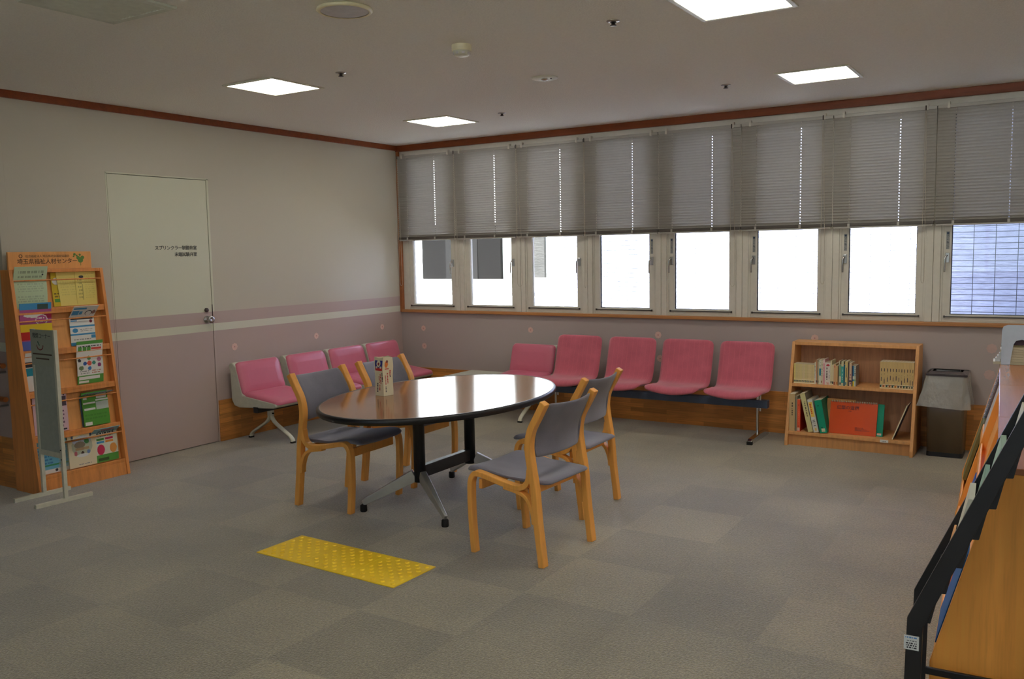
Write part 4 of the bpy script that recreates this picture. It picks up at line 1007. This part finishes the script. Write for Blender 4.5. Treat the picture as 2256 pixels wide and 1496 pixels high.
# ================= WASTE BIN =================
t = thing('waste_bin', 'translucent brown plastic waste bin with a clear bag over its rim', 'bin', (5.02, -.19, 0))
binm = None
mt, n, l, b = nt('smoky_plastic'); setc(b, lin((116, 98, 78)), .3, 0, .5); binm = mt
l.new(ramp(n, l, noise(n, l, coords(n, l, (1, 1, .6)), 5, 2), [(.3, lin((104, 88, 70))), (.7, lin((132, 114, 92)))]), b.inputs['Base Color'])
b.inputs['Transmission Weight'].default_value = .25
def frust(w0, d0, z0, w1, d1, z1, r=.02):
    a = rrect(w0, d0, r); b2 = rrect(w1, d1, r); k = len(a)
    return [(p[0], p[1], z0) for p in a]+[(p[0], p[1], z1) for p in b2], [(i, (i+1) % k, k+(i+1) % k, k+i) for i in range(k)], k
mb = MB(); v, f_, k = frust(.222, .235, .03, .238, .255, .57); mb.add(v, f_, smooth=True); mb.build('bin_body', binm, t, solid=.003)
mb = MB(); v, f_, k = frust(.228, .24, 0, .226, .238, .032); mb.add(v, f_, smooth=True); mb.add(v[:k], [tuple(range(k))[::-1]]); mb.build('bin_base', M['black'], t)
mb = MB()
o1 = rrect(.25, .268, .022); 
for (sc1, z_) in (): pass
v, f_, k = frust(.248, .264, .562, .248, .264, .578); mb.add(v, f_, smooth=True)
v2, f2, k = frust(.248, .264, .578, .19, .12, .590, .012); mb.add(v2, f2, smooth=True)
lidm = plain('dark_smoky_lid', lin((70, 62, 66)), .15, 0, .7)
mb.build('bin_lid', lidm, t)
mb = MB(); v, f_, k = frust(.16, .05, .588, .15, .04, .596, .008); mb.add(v, f_, smooth=True); mb.build('bin_opening', M['black'], t)
# bag skirt
mb = MB(); N = 96; R_ = 14; vs = []
for j in range(R_+1):
    s_ = j/R_; z = .583-.235*s_
    w = .252+.085*s_**1.1; d_ = .27+.07*s_
    base = rrect(w, d_, .03+.02*s_, 23)
    for i, p_ in enumerate(base):
        a = math.atan2(p_[1], p_[0]); wv_ = .006*s_*math.sin(a*11+s_*3)+.004*s_*math.sin(a*23+1.3+s_*5)+.0016*math.sin(s_*17+a*7)
        nrm = Vector((p_[0], p_[1])).normalized()
        vs.append((p_[0]+nrm.x*wv_-.012*s_, p_[1]+nrm.y*wv_, z+.006*s_*math.sin(a*3+2)))
k = len(base)
mb.add(vs, [(j*k+i, j*k+(i+1) % k, (j+1)*k+(i+1) % k, (j+1)*k+i) for j in range(R_) for i in range(k)], smooth=True)
rim = MB(); v9, f9, k9 = frust(.262, .280, .566, .262, .280, .580); rim.add(v9, f9, smooth=True); v9, f9, k9 = frust(.262, .280, .580, .240, .256, .584); rim.add(v9, f9, smooth=True); rim.build('rim', lidm, t)
mt = D.materials.new('clear_bag_film'); mt.use_nodes = True; n = mt.node_tree.nodes; l = mt.node_tree.links; n.clear()
o_ = n.new('ShaderNodeOutputMaterial'); tr = n.new('ShaderNodeBsdfTransparent'); df = n.new('ShaderNodeBsdfPrincipled'); mx = n.new('ShaderNodeMixShader')
setc(df, lin((232, 232, 226)), .12, 0, 1.0); mx.inputs[0].default_value = .42
bp_ = n.new('ShaderNodeBump'); bp_.inputs['Strength'].default_value = .8; bp_.inputs['Distance'].default_value = .02
l.new(noise(n, l, coords(n, l, (1, 1, .5)), 28, 3), bp_.inputs['Height']); l.new(bp_.outputs[0], df.inputs['Normal'])
l.new(tr.outputs[0], mx.inputs[1]); l.new(df.outputs[0], mx.inputs[2]); l.new(mx.outputs[0], o_.inputs[0])
mb.build('bag_liner', mt, t)

# ================= RIGHT-HAND CABINET ROW =================
RA = math.radians(2.95)
RL = Vector((5.347, -3.903, 0))
def rmat(d, e=0, z=0): return Matrix.Translation(RL) @ Matrix.Rotation(RA, 4, 'Z') @ Matrix.Translation((e, d, z))
# local: x = e (away from the room, to the right), y = d (along the row to the window)
def cab(k, label):
    t = D.objects.new('magazine_cabinet', None); COL.objects.link(t); t.matrix_world = rmat(k*.9); tag(t, label, 'cabinet', 'slant-fronted wooden magazine cabinets along the right')
    E0 = .52; ZT = .78
    pr = [(0, 0), (E0, 0), (E0, ZT-.02), (.176, ZT-.02), (0, .12)]
    for y in (0, .878): MB().prism(pr, y+.001, y+.0215, 'y').build('side_panel', M['shelfwood'], t, bevel=.002)
    MB().box(.172, E0, .001, .899, ZT-.02, ZT).build('top_board', M['topwood'], t, bevel=.003)
    MB().box(E0-.012, E0, .0215, .878, .02, ZT-.02).build('back_panel', M['shelfwood'], t)
    MB().box(.03, .045, .0215, .878, 0, .12).build('plinth', M['shelfwood'], t)
    # slanted faces in two tiers, each set back with its own lip
    sl_ = (.176)/(.64)
    for z0, z1 in ((.13, .44), (.455, .755)):
        e0 = (z0-.12)*.275; e1 = (z1-.12)*.275
        MB().prism([(e0+.03, z0), (e0+.042, z0), (e1+.042, z1), (e1+.03, z1)], .0215, .878, 'y').build('slanted_back', M['shelfwood'], t)
        MB().prism([(e0+.002, z0-.01), (e0+.042, z0-.01), (e0+.042, z0+.004), (e0+.012, z0+.004), (e0+.020, z0+.035), (e0+.012, z0+.035)], .0215, .878, 'y').build('lip', M['shelfwood'], t, bevel=.002)
    return t
cab(0, 'wooden magazine cabinet nearest the camera, its plain side panel filling the lower right corner')
cab(1, 'wooden magazine cabinet in the middle of the row along the right')
cab(2, 'wooden magazine cabinet at the window end of the row, carrying the metal bookend')
SL = math.atan2(.176, .64)
def slantm(d, z, off=0):
    e = (z-.12)*.275+.03-off
    return rmat(d, e, z) @ Matrix.Rotation(SL, 4, 'Y') @ Matrix.Rotation(-PI/2, 4, 'Z')
    # local: x -> -d direction ... z up slope
def slant_sheet(name, cat, d0, w, z0, h, th, c, label, off=.012, shapes=()):
    # slab lying on slanted face: spans d0..d0+w, up-slope height h
    mb = MB(); M0 = rmat(0, 0, 0)
    def pt(dd, s_, o): 
        z = z0+s_*math.cos(SL); e = (z-.12)*.275+.03-off-o*math.cos(SL); return (e, dd, z+o*math.sin(SL))
    sheet(mb, lambda u, v: pt(d0+w*u, h*v, th), 16, 16, c, shapes)
    vs = [pt(a, b_, o) for o in (0, th-.0006) for (a, b_) in ((d0, 0), (d0+w, 0), (d0+w, h), (d0, h))]
    mb.add(vs, [(0, 1, 2, 3), (4, 7, 6, 5), (0, 4, 5, 1), (1, 5, 6, 2), (2, 6, 7, 3), (3, 7, 4, 0)], sc(c, .9))
    o = mb.build(name, M['print']); o.matrix_world = rmat(0); tag(o, label, cat); return o
slant_sheet('magazine', 'magazine', 1.90, .30, .50, .25, .014, lin((206, 196, 190)), 'white magazine on the upper slanted shelf beside the glossy cabinet top', .01)
slant_sheet('magazine', 'magazine', 2.30, .30, .17, .33, .016, lin((132, 124, 70)), 'olive green magazine on the lower slanted shelf nearest the bin', .014)
slant_sheet('magazine', 'magazine', 2.36, .20, .17, .40, .004, lin((40, 110, 90)), 'thin teal magazine standing behind the olive green one', .004)
slant_sheet('file_folder', 'file', .98, .28, .17, .30, .016, lin((30, 90, 180)), 'blue file on the lower slanted shelf of the middle cabinet', .014)
slant_sheet('file_folder', 'file', .32, .30, .50, .25, .018, lin((30, 100, 200)), 'blue file on the upper slanted shelf of the near cabinet', .012)
slant_sheet('file_folder', 'file', .03, .30, .17, .32, .02, lin((20, 96, 168)), 'blue folder standing at the front edge of the near cabinet, lower shelf', .012)
# spiral notebook
o = slant_sheet('spiral_notebook', 'notebook', 2.42, .26, .50, .25, .010, lin((150, 150, 176)), 'notebook with a silver spiral standing on the slanted shelf beside the waste bin', .018)
mb = MB()
for q in range(35):
    z = .505+q*.0071; e = (z-.12)*.275+.03-.018-.012
    mb.tube([(e+.0065*math.cos(a), 2.418+.007*math.sin(a), z) for a in [2*PI*j/8 for j in range(9)]], .0015, 5)
so_ = mb.build('spiral_binding', M['metal'], o)
# sheets on near top at the right edge
o = MB().box(.25, .46, .06, .355, .7806, .786, lin((206, 226, 206))).box(.252, .458, .062, .353, .786, .7864, lin((226, 236, 226))).build('paper_stack', M['print']); o.matrix_world = rmat(0)
tag(o, 'small stack of pale green papers on the cabinet top at the right edge', 'papers')

# book stack and bookend at the far end
t = thing('bookend', 'brushed metal bookend with an arched cut-out standing on the far cabinet', 'bookend'); 
bm0 = rmat(2.62, .178, .7802)
BWd, BHt = .20, .226
out = [(0, 0), (.045, 0), (.050, .05), (.060, .118), (.072, .138), (.10, .144), (.128, .138), (.140, .118), (.150, .05), (.155, 0), (BWd, 0), (BWd, BHt-.03), (BWd-.008, BHt-.008), (BWd-.03, BHt), (.03, BHt), (.008, BHt-.008), (0, BHt-.03)]
t.matrix_world = bm0
MB().prism(out, 0, .0022, 'y').build('upright_plate', M['metal'], t)
MB().box(0, .045, .0, .10, 0, .002).box(.155, BWd, 0, .10, 0, .002).build('foot_plate', M['metal'], t)
xx0 = -.022; z = .7806
hts = [.0155, .014, .014, .0145, .014, .0135, .014]
offs = [-.036, -.022, -.014, -.005, .002, -.002, .004]
for k, h in enumerate(hts):
    c = sc(lin((206, 198, 168)), .94+.08*random.random())
    mb = MB().box(.0, .235, .0, .15, 0, h-.0008, c)
    if k in (1, 2, 3, 4):
        mb.box(-.003, .02, -.0035, -.0005, .0005, h+.006, lin((236, 240, 240))).box(-.004, .0, -.0035, .05, .0005, h+.006, lin((236, 240, 240)))
    o = mb.build('booklet', M['print']); o.matrix_world = rmat(2.627+.003+ (.004 if k in (1,2,3,4) else 0), .176+offs[k], z)
    tag(o, 'cream booklet lying in the stack behind the bookend, %s from the bottom' % ['first', 'second', 'third', 'fourth', 'fifth', 'sixth', 'seventh'][k], 'booklet', 'flat stack of cream booklets on the far cabinet'); z += h
for nm, ct, lb, x0_, x1_, h, c in [('booklet', 'booklet', 'olive-edged booklet lying on the cream stack behind the bookend', .0, .24, .012, lin((120, 114, 80))), ('box_file', 'box file', 'dark brown box lying on the stack behind the bookend', .012, .25, .045, lin((66, 50, 62))), ('box_file', 'box file', 'flat dark grey box on top of the stack, just above the bookend', .06, .30, .055, lin((92, 98, 92)))]:
    mb = MB().box(0, x1_-x0_, 0, .15, 0, h-.001, c)
    if nm == 'box_file' and x0_ < .03: mb.box(-.010, .01, -.002, -.0006, .006, h-.006, lin((230, 240, 240)))
    o = mb.build(nm, M['print'], bevel=.0015); o.matrix_world = rmat(2.634, .176+x0_, z); z += h
    tag(o, lb, ct)

# ================= BLACK PAMPHLET RACK =================
t = D.objects.new('pamphlet_rack', None); COL.objects.link(t)
KL = Vector((5.328, -4.190, 0)); t.matrix_world = Matrix.Translation(KL) @ Matrix.Rotation(RA, 4, 'Z')
tag(t, 'black metal pamphlet rack with slanted trays standing in front of the near wooden cabinet', 'pamphlet rack')
LN = .255; ks = .433
for y in (0, LN-.016):
    fr = [(-.022, 0), (.024, 0), (.029, .345), (.029+ks*.78, 1.145), (-.014+ks*.79, 1.158), (-.014, .368)]
    MB().prism(fr, y, y+.016, 'y').build('side_frame', M['black'], t, bevel=.002)
    MB().box(.02, .33, y+.002, y+.014, .095, .118).build('side_brace', M['black'], t, bevel=.002)
    MB().box(.305, .33, y+.001, y+.015, 0, .95).build('rear_post', M['black'], t, bevel=.002)
lb = MB(); sheet(lb, lambda u, v: (-.021+.041*u, -.0008, .272+.044*v), 20, 20, lin((214, 218, 216)), [('t', .1, .78, .9, .92, lin((90, 140, 200)), .1), ('t', .15, .1, .85, .68, Bk, .08)]); lb.build('inventory_sticker', M['print'], t)
trays = [(.042, .357), (.081, .453), (.121, .537), (.160, .627), (.200, .721), (.239, .814), (.280, .905), (.32, .995)]
for e, z in trays:
    MB().prism([(e-.030, z-.004), (e+.004, z-.002), (e+.006, z), (e+.042, z+.165), (e+.038, z+.166), (e-.006, z+.006), (e-.027, z+.004), (e-.018, z+.045), (e-.021, z+.045)], .017, LN-.017, 'y').build('tray', M['black'], t)
    MB().prism([(e-.030, z-.004), (e+.0, z-.002), (e+.026, z+.12), (e-.008, z+.10)], .0162, .0175, 'y').build('tray_end', M['black'], t)
# pamphlets in the trays
def pam(tray, y0, w, h, c, label, th=.006, off=0, shapes=()):
    e, z = trays[tray]; s2 = .21
    mb = MB(); mm = t.matrix_world.copy()
    def pt(y, s_, o): return (e-.010+off+s_*s2-o, y, z+.008+s_*.97)
    sheet(mb, lambda u, v: pt(y0+w*u, h*v, th), 12, 16, c, shapes)
    vs = [pt(a, b_, o) for o in (0, th-.0005) for (a, b_) in ((y0, 0), (y0+w, 0), (y0+w, h), (y0, h))]
    mb.add(vs, [(0, 1, 2, 3), (4, 7, 6, 5), (0, 4, 5, 1), (1, 5, 6, 2), (2, 6, 7, 3), (3, 7, 4, 0)], sc(c, .92))
    o = mb.build('pamphlet', M['print']); o.matrix_world = mm; tag(o, label, 'pamphlet', 'pamphlets in the black rack'); return o
pam(0, .022, .21, .11, lin((214, 210, 196)), 'thin white pamphlet in the lowest tray of the black rack', .002)
pam(1, .022, .20, .145, lin((236, 176, 110)), 'peach coloured pamphlet in the second tray of the black rack', .006)
pam(2, .022, .20, .20, lin((226, 224, 204)), 'thick white booklet sticking out of the third tray of the black rack', .016, -.002)
pam(3, .022, .20, .17, lin((150, 186, 170)), 'pale green pamphlets in the fourth tray of the black rack', .012)
pam(4, .022, .20, .17, lin((170, 200, 180)), 'pale green and white pamphlets in the fifth tray of the black rack', .014)
pam(5, .022, .20, .18, lin((224, 222, 210)), 'white pamphlet in the sixth tray of the black rack', .004)
pam(6, .022, .20, .20, lin((214, 186, 110)), 'yellow printed pamphlet in the top visible tray of the black rack', .008, 0, [('t', .1, .1, .9, .9, lin((120, 110, 60)), .06)])

# ================= OUTSIDE =================
def tile_mat(name, c, var=.25, rh=.07, bw=.237, off=0.0, bumpy=.6, mort=.55):
    mt, n, l, b = nt(name); setc(b, c, .7, 0, .3)
    tc = n.new('ShaderNodeTexCoord'); sx = n.new('ShaderNodeSeparateXYZ'); l.new(tc.outputs['Object'], sx.inputs[0])
    cb = n.new('ShaderNodeCombineXYZ'); l.new(sx.outputs[0], cb.inputs[0]); l.new(sx.outputs[2], cb.inputs[1])
    br = n.new('ShaderNodeTexBrick'); l.new(cb.outputs[0], br.inputs[0]); br.offset = off
    br.inputs['Scale'].default_value = 1; br.inputs['Brick Width'].default_value = bw; br.inputs['Row Height'].default_value = rh; br.inputs['Mortar Size'].default_value = .004
    br.inputs['Color1'].default_value = (*sc(c, 1-var*.4), 1); br.inputs['Color2'].default_value = (*sc(c, 1+var*.4), 1); br.inputs['Mortar'].default_value = (*sc(c, mort), 1)
    nz = noise(n, l, coords(n, l, (3, 3, 18)), 2.5, 4, .6)
    mx = n.new('ShaderNodeMix'); mx.data_type = 'RGBA'; mx.blend_type = 'MULTIPLY'; mx.inputs[0].default_value = .5
    l.new(br.outputs[0], mx.inputs[6]); l.new(ramp(n, l, nz, [(.35, (.6, .6, .6)), (.65, (1.15, 1.15, 1.15))]), mx.inputs[7]); l.new(mx.outputs[2], b.inputs['Base Color'])
    bump(n, l, b, nz, bumpy, .03); return mt
tl1 = tile_mat('rough_grey_tile', lin((164, 168, 196)), mort=.10)
tl3 = tile_mat('rough_oblique_tile', lin((128, 130, 150)), .9, .07, .237, .5, 1.0, .05)  # darker version for the oblique wall, relief shading put into its colour
tl2 = tile_mat('dark_stone_tile', lin((38, 36, 34)), .7, .05, .13, .5)
conc = plain('courtyard_concrete', lin((216, 214, 208)), .9)
wht = plain('white_render', lin((240, 240, 238)), .8)
st(MB().box(-25, 25, .2, 30, -.3, -.05).build('ground', conc))
st(MB().box(-25, 25, -40, -11.1, -.3, -.05).build('ground_rear', conc))
# tiled building facing the windows, with an oblique end
t = thing('tiled_building', 'grey brick-tiled building seen through the windows across the courtyard', 'building', (0, 0, 0))
MB().box(.289, 16, 5.2, 8.6, -.3, 5.6).build('front_wall', tl1, t)
ob = MB().box(-2.6, 0, 0, .3, -.3, 5.6).build('oblique_wall', tl3, t); ob.location = (.289, 5.2, 0); ob.rotation_euler = (0, 0, -math.radians(36))
t = thing('white_building', 'white rendered building with dark window openings behind the leftmost windows', 'building', (0, 0, 0))
MB().box(-14, 2, 9.3, 12, -.3, 7).build('wall', wht, t)
MB().box(-14, 2, 9.27, 9.3, .55, .58).build('wall_joint', plain('joint_grey', lin((130, 130, 130)), .8), t)
gp = MB().box(-6.88, -4.73, 9.20, 9.295, .89, 2.1).build('window_opening', plain('dark_window', lin((14, 13, 13)), .9, 0, .05), t)
MB().box(-6.98, -4.63, 9.24, 9.3, .83, .89).build('window_ledge', M['frame'], t)
for x in (-6.0, -5.35): MB().box(x-.2, x+.02, 9.185, 9.20, .89, 2.1).build('window_mullion', plain('mullion_grey', lin((24, 23, 23)), .9, 0, .05), gp)
MB().box(-3.90, -3.64, 9.22, 9.3, .92, 2.3).build('stone_pier', tl2, t)
# our own roof, and an unseen block added to shade the courtyard's right end
st(MB().box(-6, 9.2, -11.2, .2, CH+.1, 3.1).build('roof', conc))

st(MB().box(2.56, 9.2, -8, .2, 3.1, 9.0).build('upper_storeys', conc))
